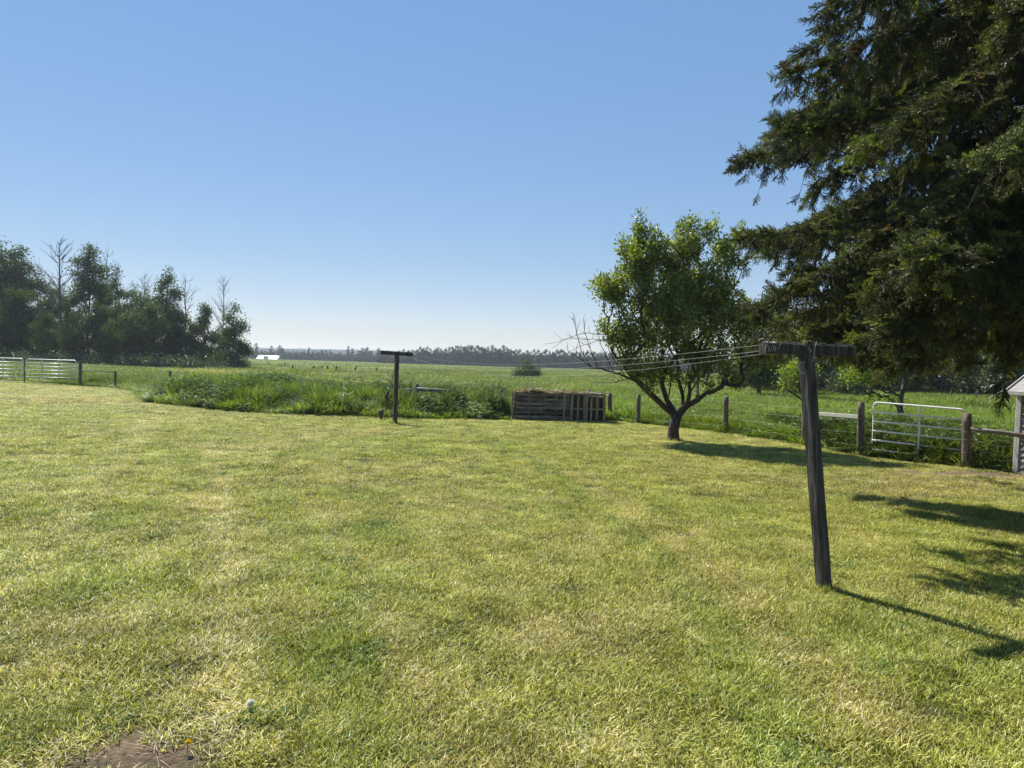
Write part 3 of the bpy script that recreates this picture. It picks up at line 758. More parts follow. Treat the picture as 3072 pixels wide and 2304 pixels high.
# ------------------------------------------------------------------ old spruce
g4 = np.random.default_rng(9)
M_needle = leaf_mat('spruce_needle', [(0, (.028, .036, .016)), (.5, (.072, .086, .034)), (.85, (.135, .15, .06)), (1, (.22, .22, .11))], .30, .5, .25, 'INSTANCER', (1.1, 1.15, .4), 1.2)
SP = gp(8.9, 9.0)
spruce = thing('spruce_tree', 'huge old dark spruce with drooping boughs filling the right side', 'tree', SP)
tb = MB(); H_ = 19.0
tb.tube([SP + Vector((.03 * math.sin(z), .03 * math.cos(z * .7), z)) for z in np.linspace(-.1, H_, 24)], list(np.linspace(.36, .03, 24)), 14, .06)
tb.build('trunk', M_sbark, spruce, True)
def sprig(rg, L=.16, ns=8):
    gs = []
    fingers = [(np.zeros(3), np.array([1.0, 0, 0]), L)]
    for k_ in range(ns):
        t = .12 + .7 * (k_ / ns); s_ = 1 if k_ % 2 else -1
        d = np.array([.75, s_ * rg.uniform(.55, .9), rg.uniform(-.45, .15)]); d /= np.linalg.norm(d)
        fingers.append((np.array([t * L, 0, 0]), d, L * rg.uniform(.45, .72) * (1 - .35 * t)))
    for p, d, l in fingers:
        n = int(l / .0036); t = rg.random(n)[:, None]; Pp = p + d * l * t
        rd = rand_dirs(n, rg, .15); D = rd - d * (rd @ d)[:, None]; D /= np.linalg.norm(D, axis=1, keepdims=True); D = D * .8 + d * .75
        # single-triangle needles
        D /= np.linalg.norm(D, axis=1, keepdims=True); sd = np.cross(D, d); sd /= np.linalg.norm(sd, axis=1, keepdims=True) + 1e-9
        wl = .0075; ln = rg.uniform(.016, .028, n)[:, None]
        V = np.stack([Pp - sd * wl / 2, Pp + sd * wl / 2, Pp + D * ln], 1).reshape(-1, 3); b = np.arange(n) * 3
        gs.append((V, np.stack([b, b + 1, b + 2], 1)))
        V, F = seg_geo([p], [p + d * l], [.004], [.0025], 3); gs.append((V, tri(F)))
    return cat_geo(*gs)
sprig_src = [source('spruce_sprig', *sprig(g4), M_needle) for _ in range(4)]
SPp = []; SPd = []; SPt = []; SPs = []
seg0 = []; segs_br = [[], [], [], []]; dseg = [[], [], [], []]
def addseg(store, pts, r0, r1):
    rr = np.linspace(r0, r1, len(pts)); store[0].append(pts[:-1]); store[1].append(pts[1:]); store[2].append(rr[:-1]); store[3].append(rr[1:])
def dir2rot(D, roll):
    """euler XYZ sending +X to D, with roll about it"""
    yaw = np.arctan2(D[:, 1], D[:, 0]); pitch = -np.arcsin(np.clip(D[:, 2], -1, 1))
    return np.stack([roll, pitch, yaw], 1)
z = 3.3; az = 0.0
while z < 18.4:
    nb = 6
    az += g4.uniform(.3, .9)
    for b in range(nb):
        th = az + b * 2 * math.pi / nb + g4.uniform(-.22, .22)
        zz = z + g4.uniform(-.15, .15); fr_ = (zz - 1.5) / 17.5
        L = min(5.85, 7.9 * (1 - fr_) ** .8) * g4.uniform(.82, 1.02)
        rad = np.array([math.cos(th), math.sin(th), 0.0]); tan = np.array([-rad[1], rad[0], 0])
        n = 15; u = np.linspace(0, 1, n)
        dro = g4.uniform(.18, .42) if zz < 12 else g4.uniform(0, .2)
        if zz < 5: dro *= .45
        zc = L * (.20 * u - (.20 + dro) * 1.35 * u ** 1.6 + .10 * u ** 4)
        pts = np.array(SP) + np.array([0, 0, zz]) + rad * (L * u)[:, None] + tan * (g4.uniform(-.25, .25) * u ** 2 * L * .3)[:, None]; pts[:, 2] += zc
        wv_ = np.cumsum(g4.normal(0, .035, (n, 3)), 0) * np.array([1, 1, .9]); pts += wv_ - wv_[0]; pts[:, 2] += .10 * np.sin(u * g4.uniform(5, 9) + g4.uniform(0, 6)) * u; pts[:, 2] = np.maximum(pts[:, 2], 2.15 + .1 * u)
        addseg(segs_br, pts, .045 * (L / 5) + .012, .006)
        fac = 1.0 if (rad[0] * -.6 + rad[1] * -.8) > -.3 else .28
        if zz > 11: fac *= .5
        nbl = int(L / .040 * fac)
        vis = g4.random() < .9
        ks_ = int(L / .045 * fac); t_ = g4.uniform(.28, 1.0, ks_); f_ = t_ * (n - 1); i_ = np.minimum(f_.astype(int), n - 2)
        pb_ = pts[i_] + (pts[i_ + 1] - pts[i_]) * (f_ - i_)[:, None]; db_ = (pts[i_ + 1] - pts[i_]); db_ /= np.linalg.norm(db_, axis=1, keepdims=True)
        db_ = db_ * .8 + tan * g4.normal(0, .8, (ks_, 1)); db_[:, 2] += g4.uniform(-.3, .7, ks_); db_ /= np.linalg.norm(db_, axis=1, keepdims=True)
        SPp.append(pb_); SPd.append(db_); SPs.append(g4.uniform(.8, 1.3, ks_)); SPt.append(np.array([1.25, 1.3, 1.0]) * np.where(g4.random((ks_, 1)) < .3, 1.9, 1.0))  # bough-top sprigs tinted lighter: fresh growth plus painted-in sunlight
        for q in range(nbl):
            t = .10 + .9 * (q + g4.random()) / nbl
            f = t * (n - 1); i0 = min(int(f), n - 2); p = pts[i0] + (pts[i0 + 1] - pts[i0]) * (f - i0)
            s_ = 1 if q % 2 else -1
            live = g4.random() < sstep(.12, .5, t) * (.93 if vis else .55)
            bl = (.26 + .55 * (1 - t)) * g4.uniform(.6, 1.4)
            hang = (g4.uniform(.2, 2.6) if t < .9 else g4.uniform(-.5, .6)) * (1.1 - .62 * t)
            ax = (pts[i0 + 1] - pts[i0]); ax /= np.linalg.norm(ax)
            m = 6; uu = np.linspace(0, 1, m)
            curt = g4.random() < .55
            d0 = ax * (.35 if curt else .85) + tan * s_ * g4.uniform(.3, 1.0) + np.array([0, 0, .05])
            if curt: hang += g4.uniform(.5, 1.8)
            if curt: bl *= .8; d0 /= np.linalg.norm(d0)
            bp = p + d0 * (bl * uu)[:, None]; bp[:, 2] -= hang * bl * uu ** 1.5; bp[1:] += g4.normal(0, .012, (m - 1, 3))
            lowz = 1.85 + .55 * float(1 - sstep(4.6, 6.4, p[0])) + .28 * math.sin(p[0] * 2.6 + p[1]) + .2 * math.sin(p[0] * 6.1 - 2 * p[1]) + g4.uniform(-.12, .12)
            if bp[:, 2].min() < lowz: bp[:, 2] = np.maximum(bp[:, 2], lowz + .12 * np.linspace(0, 1, m))
            if live:
                addseg(segs_br, bp, .007, .003)
                k_ = max(4, int(bl / .05)); tt = (np.arange(k_) + g4.random(k_)) / k_; tt = tt * .92 + .08
                ff = tt * (m - 1); i1 = np.minimum(ff.astype(int), m - 2); pp = bp[i1] + (bp[i1 + 1] - bp[i1]) * (ff - i1)[:, None]
                dd = bp[i1 + 1] - bp[i1]; dd /= np.linalg.norm(dd, axis=1, keepdims=True)
                dd = dd + g4.normal(0, .5, dd.shape); dd[:, 2] += .12 - .2 * g4.random(k_); dd /= np.linalg.norm(dd, axis=1, keepdims=True)
                SPp.append(pp); SPd.append(dd); SPs.append(g4.uniform(.8, 1.45, k_))
                c = np.array([1.0, 1.0, 1.0]) * g4.uniform(.7, 1.35)
                rr_ = g4.random()
                if rr_ < .20: c = c * np.array([2.5, 2.5, 1.3])  # yellow green tufts: young growth, with sunlit brightness put into the tint
                elif rr_ < .235: c = np.array([1.7, 1.05, 1.1]) * g4.uniform(.7, 1.2)
                SPt.append(np.repeat(c[None], k_, 0))
            elif g4.random() < .8:
                addseg(dseg, bp, .007, .0025)
                for _ in range(2):
                    j = g4.integers(1, m - 1); e0 = bp[j]; dv = g4.normal(0, 1, 3); dv[2] = -abs(dv[2]); dv = dv / np.linalg.norm(dv) * .18
                    addseg(dseg, np.array([e0, e0 + dv * .5 + g4.normal(0, .01, 3), e0 + dv]), .003, .002)
    z += g4.uniform(.29, .41)
V, F = seg_geo(*[np.concatenate(s_) for s_ in segs_br], 4); link('boughs', np_mesh('boughs', V - np.array(SP), F, [M_sbark]), spruce)
V, F = seg_geo(*[np.concatenate(s_) for s_ in dseg], 3); tag(link('dead_twigs', np_mesh('dead_twigs', V - np.array(SP), F, [M_stwig]), spruce), kind='stuff')
pp = np.concatenate(SPp); dd = np.concatenate(SPd); tn = np.concatenate(SPt); ss = np.concatenate(SPs)
so_ = scatter('needles', pp - np.array(SP), dir2rot(dd, g4.uniform(-.9, .9, len(pp))), ss, tn * g4.uniform(.8, 1.2, (len(pp), 1)), sprig_src, spruce)
so_['kind'] = 'stuff'
print('sprigs', len(pp), 'bough segs', len(V))

# ------------------------------------------------------------------ clothesline posts
BARV = Vector((math.cos(math.radians(23)), math.sin(math.radians(23)), 0)); BARN = Vector((BARV.y, -BARV.x, 0))
def t_post(base, top, bl, br, w, bw, label):
    t = thing('clothesline_post', label, 'clothesline post', base, 'T shaped clothesline posts')
    m = MB(); m.beam(base + Vector((0, 0, -.15)), top, w, w, BARV, .1, .003, 9); m.build('post', M_pole, t)
    c = (bl + br) / 2; m = MB(); m.beam(bl, br, bw, bw, (0, 0, 1), .1, .002, 5); m.build('crossbar', M_pole, t)
    return t
nb_ = wp(2479, 1768)
ntop = wd(2414, 1032, nb_.y - .02)
ct = wd(2414, 1050, nb_.y + .06)
bl_ = wd(2287, 1044, nb_.y - .12) ; br_ = wd(2556, 1054, nb_.y + .27)
near_t = t_post(nb_, wd(2416, 1036, nb_.y + .05), bl_, br_, .112, .1, 'large dark leaning T post of the clothesline, nearest on the right')
fb_ = wp(1185, 1271); fl_ = wd(1141, 1057, fb_.y - .2); frr = wd(1237, 1064, fb_.y + .22)
far_t = t_post(fb_, wd(1191, 1064, fb_.y), fl_, frr, .125, .12, 'small distant T post of the clothesline standing before the weeds')
# twine wound over the near crossbar
m = MB()
c0 = bl_ + Vector((0, 0, .055)); c1 = br_ + Vector((0, 0, .054)); pts = []
for k in range(25):
    t = k / 24; q = c0.lerp(c1, t) + Vector((0, -.02, .004 + .008 * math.sin(k * 1.7) + (.02 if 10 < k < 14 else 0))); pts.append(q)
m.tube(pts, .0035, 5)
pc = ntop.lerp(ct, .3)
m.tube([bl_.lerp(br_, .36) + Vector((0, -.065, .055)), bl_.lerp(br_, .45) + Vector((0, -.07, .03)), bl_.lerp(br_, .5) + Vector((0, -.075, -.02))], .0035, 5)
m.tube([bl_.lerp(br_, .56) + Vector((0, -.055, .075)), bl_.lerp(br_, .535) + Vector((0, -.066, .02)), bl_.lerp(br_, .53) + Vector((0, -.075, -.05)), bl_.lerp(br_, .5) + Vector((0, -.09, -.12))], .0035, 5)
hook = bl_.lerp(br_, .40) + Vector((-.02, -.06, -.13))
m.tube([hook + Vector((.05, 0, .01)), hook, hook + Vector((-.015, 0, -.04)), hook + Vector((.01, 0, -.08)), hook + Vector((.05, 0, -.1))], .004, 5)
for k in range(7):
    cc = bl_.lerp(br_, .015 + .018 * k); m.tube([cc + Vector((random.uniform(-.01, .01), .0, 0)) + Vector((0, .062 * math.cos(a_), .062 * math.sin(a_))) for a_ in np.linspace(0, 6.283, 13)], .0032, 4)
m.tube([bl_ + Vector((.03, 0, .05)), bl_ + Vector((.0, -.02, .09)), bl_ + Vector((-.04, 0, .07))], .003, 4)
m.tube([bl_.lerp(br_, .14) + Vector((0, -.05, -.03)), bl_.lerp(br_, .17) + Vector((0, -.06, .05))], .003, 4)
m.build('twine', M_twine, near_t)
dead_twig = MB()
# lines
def sagline(a_, b_, sag, r=.0011, mat=M_line, n=36):
    m = MB(); pts = []
    for k in range(n + 1):
        t = k / n; q = Vector(a_).lerp(Vector(b_), t); q.z -= 4 * sag * t * (1 - t); pts.append(q)
    m.tube(pts, r, 4); return m
LN = [(bl_ + Vector((0, .0, .03)), frr + Vector((0, 0, .03)), .26, 'clothesline', 'topmost pale clothesline running between the two T posts'),
      (bl_ + Vector((.01, 0, -.025)), fl_.lerp(frr, .7) + Vector((0, 0, -.05)), .30, 'clothesline', 'middle pale clothesline running between the two T posts'),
      (bl_ + Vector((.03, 0, -.05)), frr + Vector((-.02, 0, -.04)), .40, 'clothesline', 'lowest most sagging clothesline between the two T posts')]
for a_, b_, sg, nm, lb in LN:
    o = sagline(a_, b_, sg).build(nm, M_line); tag(o, lb, 'clothesline', 'lines strung between the T posts')

# ------------------------------------------------------------------ fences
def post_mesh(base, top, r, mat, parent, name='post', n=10, label=None):
    m = MB(); k = 6; pts = [base.lerp(top, t / k) for t in range(k + 1)]; pts[0] = pts[0] + Vector((0, 0, -.1))
    tilt = Vector((random.uniform(-.004, .004), random.uniform(-.004, .004), 0))
    pts = [p + tilt * i for i, p in enumerate(pts)]; rr = [r * random.uniform(.96, 1.04) for _ in pts]; rr[-1] = r * .9
    m.tube(pts, rr, n, .05); return m.build(name, mat, parent, True, label)
def px_post(px, pt, pb, w_px, parent, mat=M_post, off_=0, depth=None):
    """post seen at photo px with top at pt, ground at pb"""
    b = wp(px, pb) if depth is None else wd(px, pb, depth)
    if depth is not None: b.z = float(gz(b.x, b.y))
    t = wd(px, pt, b.y); t.x = b.x + (t.x - b.x) * .3
    post_mesh(b, t, w_px * b.y / FPX / 2, mat, parent); return b, t
# right wire fence
rf = thing('wire_fence', 'wooden post and wire fence running along the right lawn edge to the gate', 'fence', wp(2180, 1297))
fposts = [px_post(*q, rf) for q in [(1914, 1182, 1270, 13), (2177, 1190, 1297, 15), (2411, 1210, 1333, 17), (2580, 1206, 1365, 21)]]
o_, ptop = fposts[-1]
pw = wp(1829, 1258)
for fr_h in (.18, .42, .66, .88):
    m = MB(); prev = None
    for (b1, t1), (b2, t2) in zip(fposts[:-1], fposts[1:]):
        p1 = b1.lerp(t1, fr_h) + Vector((0, -.06, 0)); p2 = b2.lerp(t2, fr_h) + Vector((0, -.06, 0))
        m.tube([p1, p1.lerp(p2, .5) + Vector((0, 0, -.015)), p2], .0015, 4)
    m.build('wire', M_wire, rf)
m = MB(); a_ = fposts[2][0].lerp(fposts[2][1], .78); b_ = fposts[3][0].lerp(fposts[3][1], .72); b_ = b_ - (b_ - a_).normalized() * .03
m.beam(a_ + Vector((.02, -.09, 0)), b_ + Vector((0, -.09, 0)), .03, .09, (0, 1, 0), .1); m.build('board', M_pale, rf, label='pale white board nailed between two posts')
# gate at right
GL = wp(2614, 1372); GR = wp(2884, 1396)
gate_base = GL
zt = wd(2614, 1207, GL.y).z - GL.z; zb_ = wd(2614, 1347, GL.y).z - GL.z
zt2 = wd(2890, 1228, GR.y).z - GR.z; zb2 = wd(2884, 1381, GR.y).z - GR.z
def pipe_gate(name, label, L, Rr, zl, zr, mat, nr, verts, r, group=None, corner=.1):
    t = thing(name, label, 'gate', L, group)
    bl = L + Vector((0, 0, zl[0])); tl = L + Vector((0, 0, zl[1])); br = Rr + Vector((0, 0, zr[0])); tr = Rr + Vector((0, 0, zr[1]))
    d = (Rr - L).normalized()
    m = MB(); arc = []
    for k in range(6):
        a_ = k / 5 * math.pi / 2; arc.append((corner * (1 - math.cos(a_)), corner * (1 - math.sin(a_))))
    pts = [bl] + [Vector((tl.x, tl.y, tl.z)) + d * x_ - Vector((0, 0, y_)) for x_, y_ in arc] + [tr - d * x_ - Vector((0, 0, y_)) for x_, y_ in reversed(arc)] + [br]
    m.tube(pts, r, 8); m.build('frame', mat, t, True)
    for k in range(nr):
        f = k / nr; a_ = bl.lerp(tl, f); b_ = br.lerp(tr, f); m = MB()
        if k == 0: a_ = a_ + Vector((0, 0, .0)); b_ = b_
        m.tube([a_ + d * r * .4, a_.lerp(b_, .5) + Vector((0, 0, -.004)), b_ - d * r * .4], r * .9, 8); m.build('rail', mat, t, True)
    nv = Vector((d.y, -d.x, 0))
    for f in verts:
        p0 = bl.lerp(br, f) + nv * r * 1.3; p1 = tl.lerp(tr, f) + nv * r * 1.3
        m = MB(); m.beam(p0 - Vector((0, 0, r)), p1 + Vector((0, 0, r * .6)), r * 2.2, r * .9, d, .2); m.build('brace', mat, t)
    for zf in (.12, .88):
        m = MB(); q = bl.lerp(tl, zf); m.tube([q - d * .14, q + d * .01], .012, 6); m.build('hinge', M_steel, t)
    return t
pipe_gate('farm_gate', 'white six bar pipe gate hung between two wooden posts on the right', GL, GR, (zb_, zt), (zb2, zt2), M_white, 5, [.535], .021, corner=.09)
# post + log rail right of gate
rr_ = thing('rail_fence', 'thick wooden gate post with round log rail reaching the grey shed', 'fence', wp(2898, 1404))
b1, t1 = px_post(2898, 1240, 1404, 26, rr_)
for zf in (.28, .52, .66, .86):
    m = MB(); c = b1.lerp(t1, zf); m.tube([c + Vector((math.cos(a_) * .101, math.sin(a_) * .101, .004 * math.sin(a_ * 2))) for a_ in np.linspace(0, 6.283, 17)], .0035, 4); m.build('wire_wrap', M_wire, rr_)
lp = wd(2912, 1286, b1.y - .12); lq = wd(3072, 1308, b1.y - .65); lq = lp + (lq - lp) * 2.1
m = MB(); m.tube([lp, lp.lerp(lq, .3) + Vector((0, 0, .01)), lp.lerp(lq, .7), lq], [.045, .05, .055, .055], 10, .04); m.build('log_rail', M_rail, rr_, True)
bq = gp(lq.x, lq.y + .1); post_mesh(bq, bq + Vector((0, 0, 1.25)), .08, M_post, rr_)
for zf in (.93, .45, .2):
    m = MB(); p0 = b1.lerp(t1, zf); p1 = bq + Vector((0, -.09, 1.25 * zf)); m.tube([p0 + Vector((.05, -.02, 0)), p1], .0026, 4); m.build('wire', M_wire, rr_)
# left gates with posts
lf = thing('gate_post_fence', 'dark gate post joined by a grey pole rail to a shorter post on the left', 'fence', wp(240, 1157))
b2, t2 = px_post(240, 1083, 1157, 9, lf); b3, t3 = px_post(345, 1112, 1164, 7, lf, depth=b2.y - 1.2)
m = MB(); m.tube([wd(244, 1110, b2.y - .1), wd(345, 1117, b3.y - .1)], .028, 7, .05); m.build('pole_rail', M_rail, lf, True)
gd = b2.y + .1
g2l = wd(77, 1140, gd); g2r = wd(230, 1146, gd); g2l.z = float(gz(g2l.x, g2l.y)); g2r.z = float(gz(g2r.x, g2r.y))
zz = lambda px, py, q: wd(px, py, q.y).z - q.z
pipe_gate('farm_gate', 'galvanised six bar farm gate beside the dark gate post on the left', g2l, g2r, (zz(77, 1131, g2l), zz(77, 1077, g2l)), (zz(230, 1134, g2r), zz(230, 1082, g2r)), M_galv, 5, [.33, .66], .026, 'galvanised gates on the left', .16)
g1r = wd(70, 1140, gd + .1); g1l = wd(-105, 1134, gd + .1); g1l.z = float(gz(g1l.x, g1l.y)); g1r.z = float(gz(g1r.x, g1r.y))
pipe_gate('farm_gate', 'galvanised farm gate cut off by the left edge of the photo', g1l, g1r, (zz(-105, 1125, g1l), zz(-105, 1071, g1l)), (zz(70, 1130, g1r), zz(70, 1076, g1r)), M_galv, 5, [.33, .66], .026, 'galvanised gates on the left', .16)
mp = wd(-110, 1150, gd + .2); mp.z = float(gz(mp.x, mp.y)); post_mesh(mp, mp + Vector((0, 0, 1.35)), .09, M_post, lf)
md_ = wd(73, 1146, gd + .12); md_.z = float(gz(md_.x, md_.y))
o = MB(); o.beam(md_ + Vector((0, 0, -.1)), md_ + Vector((0, 0, 1.18)), .05, .05, (1, 0, 0)); tag(o.build('latch_post', M_post), 'thin post between the two galvanised gates on the left', 'post')
# rails standing in the weeds
def rail_pair(name, label, posts, rails, depth, group=None, extra=None):
    t = thing(name, label, 'fence', gp(wd(posts[0][0], 1150, depth).x, depth))
    for px, pt, pb, w in posts:
        b = wd(px, pb, depth); b.z = float(gz(b.x, b.y)); post_mesh(b, wd(px, pt, depth), w * depth / FPX / 2, M_post, t)
    for (x0, y0, x1, y1, r) in rails:
        m = MB(); m.tube([wd(x0, y0, depth - .12), wd((x0 + x1) / 2, (y0 + y1) / 2, depth - .12), wd(x1, y1, depth - .14)], r, 8, .05); m.build('rail', M_rail, t, True)
    return t
rail_pair('rail_fence', 'two grey posts holding a log rail above the bright weeds', [(1250, 1152, 1190, 12), (1362, 1156, 1195, 12)], [(1200, 1170, 1251, 1170, .05), (1250, 1167, 1362, 1175, .075)], 27.5)
t_ = rail_pair('rail_fence', 'small broken rail between two dark posts deep in the far weeds', [(806, 1121, 1145, 6), (888, 1121, 1145, 6)], [(806, 1131, 889, 1127, .055)], 48)
m = MB(); m.tube([wd(888, 1126, 47.8), wd(914, 1138, 46.8)], .05, 7); tag(m.build('fallen_pole', M_pale, None, True), 'pale fallen pole sloping from the broken far rail', 'pole')
LONE = [(1506, 1167, 1206, 10, 28, 'grey fence post standing in tall grass left of the compost bin', None),
        (1830, 1179, 1257, 13, None, 'thick grey post standing at the right end of the compost bin', None),
        (1652, 1172, 1215, 9, 27.3, 'left one of two post tops showing behind the compost bin', 'post tops behind the compost bin'), (1769, 1169, 1215, 9, 27.3, 'right one of two post tops showing behind the compost bin', 'post tops behind the compost bin'),
        (945, 1132, 1150, 6, 44, 'short dark post in the weeds right of the fallen pale pole', None), (510, 1112, 1140, 7, 40, 'lone dark post in the weeds before the left wood', None), (1161, 1148, 1180, 9, 33, 'stubby post among the straw coloured grass behind the far T post', None)]
for px, pt, pb, w, dp, lb, grp in LONE:
    b = wp(px, pb) if dp is None else wd(px, pb, dp); b.z = float(gz(b.x, b.y)); tp = wd(px, pt, b.y)
    tag(post_mesh(b, tp, w * b.y / FPX / 2, M_post, None, 'fence_post'), lb, 'post', grp)
for px, pt in [(878, 1097), (941, 1098), (965, 1102), (982, 1100), (1010, 1103), (1067, 1105), (1130, 1108), (1190, 1110), (750, 1085), (806, 1088), (855, 1090)]:
    dp = 78 if px > 870 else 110; b = gp(wd(px, 1100, dp).x, dp); tp = wd(px, pt, dp)
    tag(post_mesh(b, Vector((b.x, b.y, max(tp.z, b.z + .9))), .09, M_post, None, 'fence_post', 6), 'tiny dark fence post far out in the green pasture', 'post', 'far fence posts in the pasture')
for px, pt, pb in [(2774, 1166, 1192), (2854, 1173, 1207), (2934, 1172, 1209), (3022, 1184, 1226)]:
    b = wp(px, pb); dp = b.y; tp = wd(px, pt, dp)
    tag(post_mesh(b, tp, .06, M_post, None, 'fence_post', 7), 'thin dark fence post in the pasture seen above the white gate', 'post', 'pasture fence posts beyond the white gate')
# stub beside the far T post, and the leaning pole
b = wp(1143, 1258); m = MB(); m.tube([b + Vector((0, 0, -.05)), b + Vector((0, 0, .14)), b + Vector((0, 0, .15)), b + Vector((0, 0, .30)), b + Vector((0, 0, .31))], [.05, .05, .085, .085, .05], 10)
tag(m.build('stake', M_steel, None, True), 'short grey capped stake in the lawn left of the far T post', 'stake')
lp_ = thing('leaning_pole', 'thin leaning pole with a dark bundle at its foot left of the far T post', 'pole', gp(wd(1161, 1240, 24).x, 24))
m = MB(); m.tube([wd(1160, 1225, 24), wd(1164, 1185, 24), wd(1176, 1140, 24), wd(1182, 1108, 24)], [.022, .02, .015, .012], 7); m.build('shaft', M_post, lp_, True)
m = MB(); m.tube([wd(1158, 1198, 23.9), wd(1160, 1190, 23.9), wd(1163, 1180, 23.9), wd(1166, 1170, 23.9)], [.03, .06, .05, .02], 8, .15); m.build('bundle', M_bark, lp_, True)

foot = []
for b_, rr0, nn in [(nb_, .11, 14), (fb_, .11, 12), (Vector(FB), .2, 16), (wp(1143, 1258), .08, 6)] + [(q[0], .1, 10) for q in fposts] + [(b1, .13, 12), (b2, .14, 10), (b3, .12, 8)]:
    for _ in range(nn):
        a_ = g4.uniform(0, 6.283); foot.append((b_.x + math.cos(a_) * rr0 * g4.uniform(.7, 1.5), b_.y + math.sin(a_) * rr0 * g4.uniform(.7, 1.5)))
foot = np.array(foot); n = len(foot)
foot_src = [source('foot_tuft', *blades(22, .05, .04, .13, .006, .7, g4), M_lawn) for _ in range(2)]
tag(scatter('untrimmed_grass', np.stack([foot[:, 0], foot[:, 1], gz(foot[:, 0], foot[:, 1])], 1), np.stack([g4.normal(0, .1, n), g4.normal(0, .1, n), g4.uniform(0, 6.28, n)], 1), g4.uniform(.7, 1.4, n), lawn_tint(foot[:, 0], foot[:, 1]) * .85, foot_src),
    'longer untrimmed grass tufts around the feet of the posts', 'grass', kind='stuff')

# ------------------------------------------------------------------ compost bin of pallets
ax = (BIN1 - BIN0); ax.z = 0; BL = ax.length; ax.normalize(); nv = Vector((-ax.y, ax.x, 0))   # nv points away from the camera
def bp(u, v, z_): return Vector((BIN0.x, BIN0.y, 0)) + ax * u + nv * v + Vector((0, 0, z_ + .02))
bin_ = thing('compost_bin', 'compost bin of grey wooden pallets heaped with old hay at the lawn edge', 'compost bin', bp(0, 0, -.02))
sc = BIN0.y / FPX; U = lambda px: (px - 1541) * BL / (1815 - 1541)
for (x0, x1, v) in ((1545, 1628, 0), (1629, 1708, .05)):
    for k in range(6):
        z0 = .10 + k * .152; m = MB(); s_ = random.uniform(-.02, .02)
        m.beam(bp(U(x0), v, z0 + s_), bp(U(x1), v + .01, z0 + random.uniform(-.03, .03)), .022, random.uniform(.10, .122), nv, .1, .002, 3); m.build('slat', M_slat, bin_)
    for xx in (x0 + 4, (x0 + x1) / 2, x1 - 4):
        m = MB(); m.beam(bp(U(xx), v + .062, 0), bp(U(xx), v + .062, .90), .09, .04, nv, .1); m.build('pallet_stringer', M_slat, bin_)
for k in range(6):
    m = MB(); m.beam(bp(U(1628), 1.15, .1 + k * .145), bp(U(1812), 1.15, .1 + k * .145), .022, .098, nv, .1); m.build('slat', M_slat, bin_)
    m = MB(); m.beam(bp(U(1545), 1.15, .1 + k * .145), bp(U(1626), 1.15, .1 + k * .145), .022, .098, nv, .1); m.build('slat', M_slat, bin_)
    for uu in (1541, 1815):
        m = MB(); m.beam(bp(U(uu), .1, .1 + k * .145), bp(U(uu), 1.1, .1 + k * .145), .022, .098, ax, .1); m.build('slat', M_slat, bin_)
for px, w in ((1691, .085), (1712, .085), (1731, .075), (1751, .075), (1757, .06), (1771, .06), (1788, .085), (1811, .09)):
    m = MB(); top = .93 + random.uniform(-.01, .01); m.beam(bp(U(px), -.11 if px != 1771 else -.08, -.03 + random.uniform(-.02, .05)), bp(U(px) + random.uniform(-.02, .02), -.10, top), w, .022, ax, .1, .002, 3); m.build('upright_slat', M_vslat, bin_)
for z_ in (.93, .42):
    m = MB(); m.beam(bp(U(1688), -.065, z_), bp(U(1813), -.065, z_), .04, .06, nv, .1); m.build('crosspiece', M_vslat, bin_)
for px in (1541,):
    m = MB(); m.beam(bp(U(px) - .05, .02, 0), bp(U(px) - .05, .02, .96), .08, .08, ax, .1); m.build('corner_post', M_vslat, bin_)
m = MB(); m.beam(bp(U(1768), 1.0, .98), bp(U(1826), .25, .90), .14, .02, nv, .1); m.build('loose_board', M_pale, bin_, label='pale board lying over the right end of the bin')
m = MB(); m.beam(bp(U(1655), 1.1, .97), bp(U(1720), 1.0, .965), .08, .025, nv, .1); m.build('loose_board', M_pale, bin_, label='pale board along the back of the bin')
M_hay = leaf_mat('old_hay', [(0, (.2, .14, .08)), (.5, (.42, .33, .2)), (1, (.7, .6, .42))], .15)
M_hayb = solid_mat('shaded_rotting_hay', [(.3, (.02, .016, .012)), (.7, (.075, .058, .04))], 14, None, bump=1)  # rotting hay, coloured darker so the gaps between slats look shaded
nu, nvv = 44, 14; us = np.linspace(.04, BL - .04, nu); vs = np.linspace(.24, 1.10, nvv); UU, VV = np.meshgrid(us, vs)
def heap(u, v):
    f = u / BL
    base = .94 + .09 * np.exp(-((f - .22) / .10) ** 2) - .03 * np.exp(-((f - .40) / .06) ** 2) + .03 * np.exp(-((f - .55) / .1) ** 2) - .10 * sstep(.72, .95, f) - .5 * sstep(.9, 1.0, f) * 0
    return base + .04 * (fbm(u * 5, v * 5, 2) - .5) * 2 - .1 * (1 - sstep(0, .25, v)) * 0
HZ = heap(UU, VV); V = np.array([bp(u_, v_, z_) for u_, v_, z_ in zip(UU.ravel(), VV.ravel(), HZ.ravel())])
top_n = len(V)
rim = [(i, 0) for i in range(nu)] + [(nu - 1, j) for j in range(1, nvv)] + [(i, nvv - 1) for i in range(nu - 2, -1, -1)] + [(0, j) for j in range(nvv - 2, 0, -1)]
ridx = np.array([j * nu + i for i, j in rim]); Vb = V[ridx].copy(); Vb[:, 2] = .02; V2 = np.concatenate([V, Vb])
I = (np.arange(nvv - 1)[:, None] * nu + np.arange(nu - 1)[None]).ravel(); F = np.stack([I, I + 1, I + nu + 1, I + nu], 1)
rn = len(ridx); k = np.arange(rn); F2 = np.stack([ridx[k], top_n + k, top_n + (k + 1) % rn, ridx[(k + 1) % rn]], 1)
off = np.array(bin_.location); link('hay_heap', np_mesh('hay_heap', V2 - off, np.concatenate([F, F2]), [M_hayb], smooth=False), bin_)
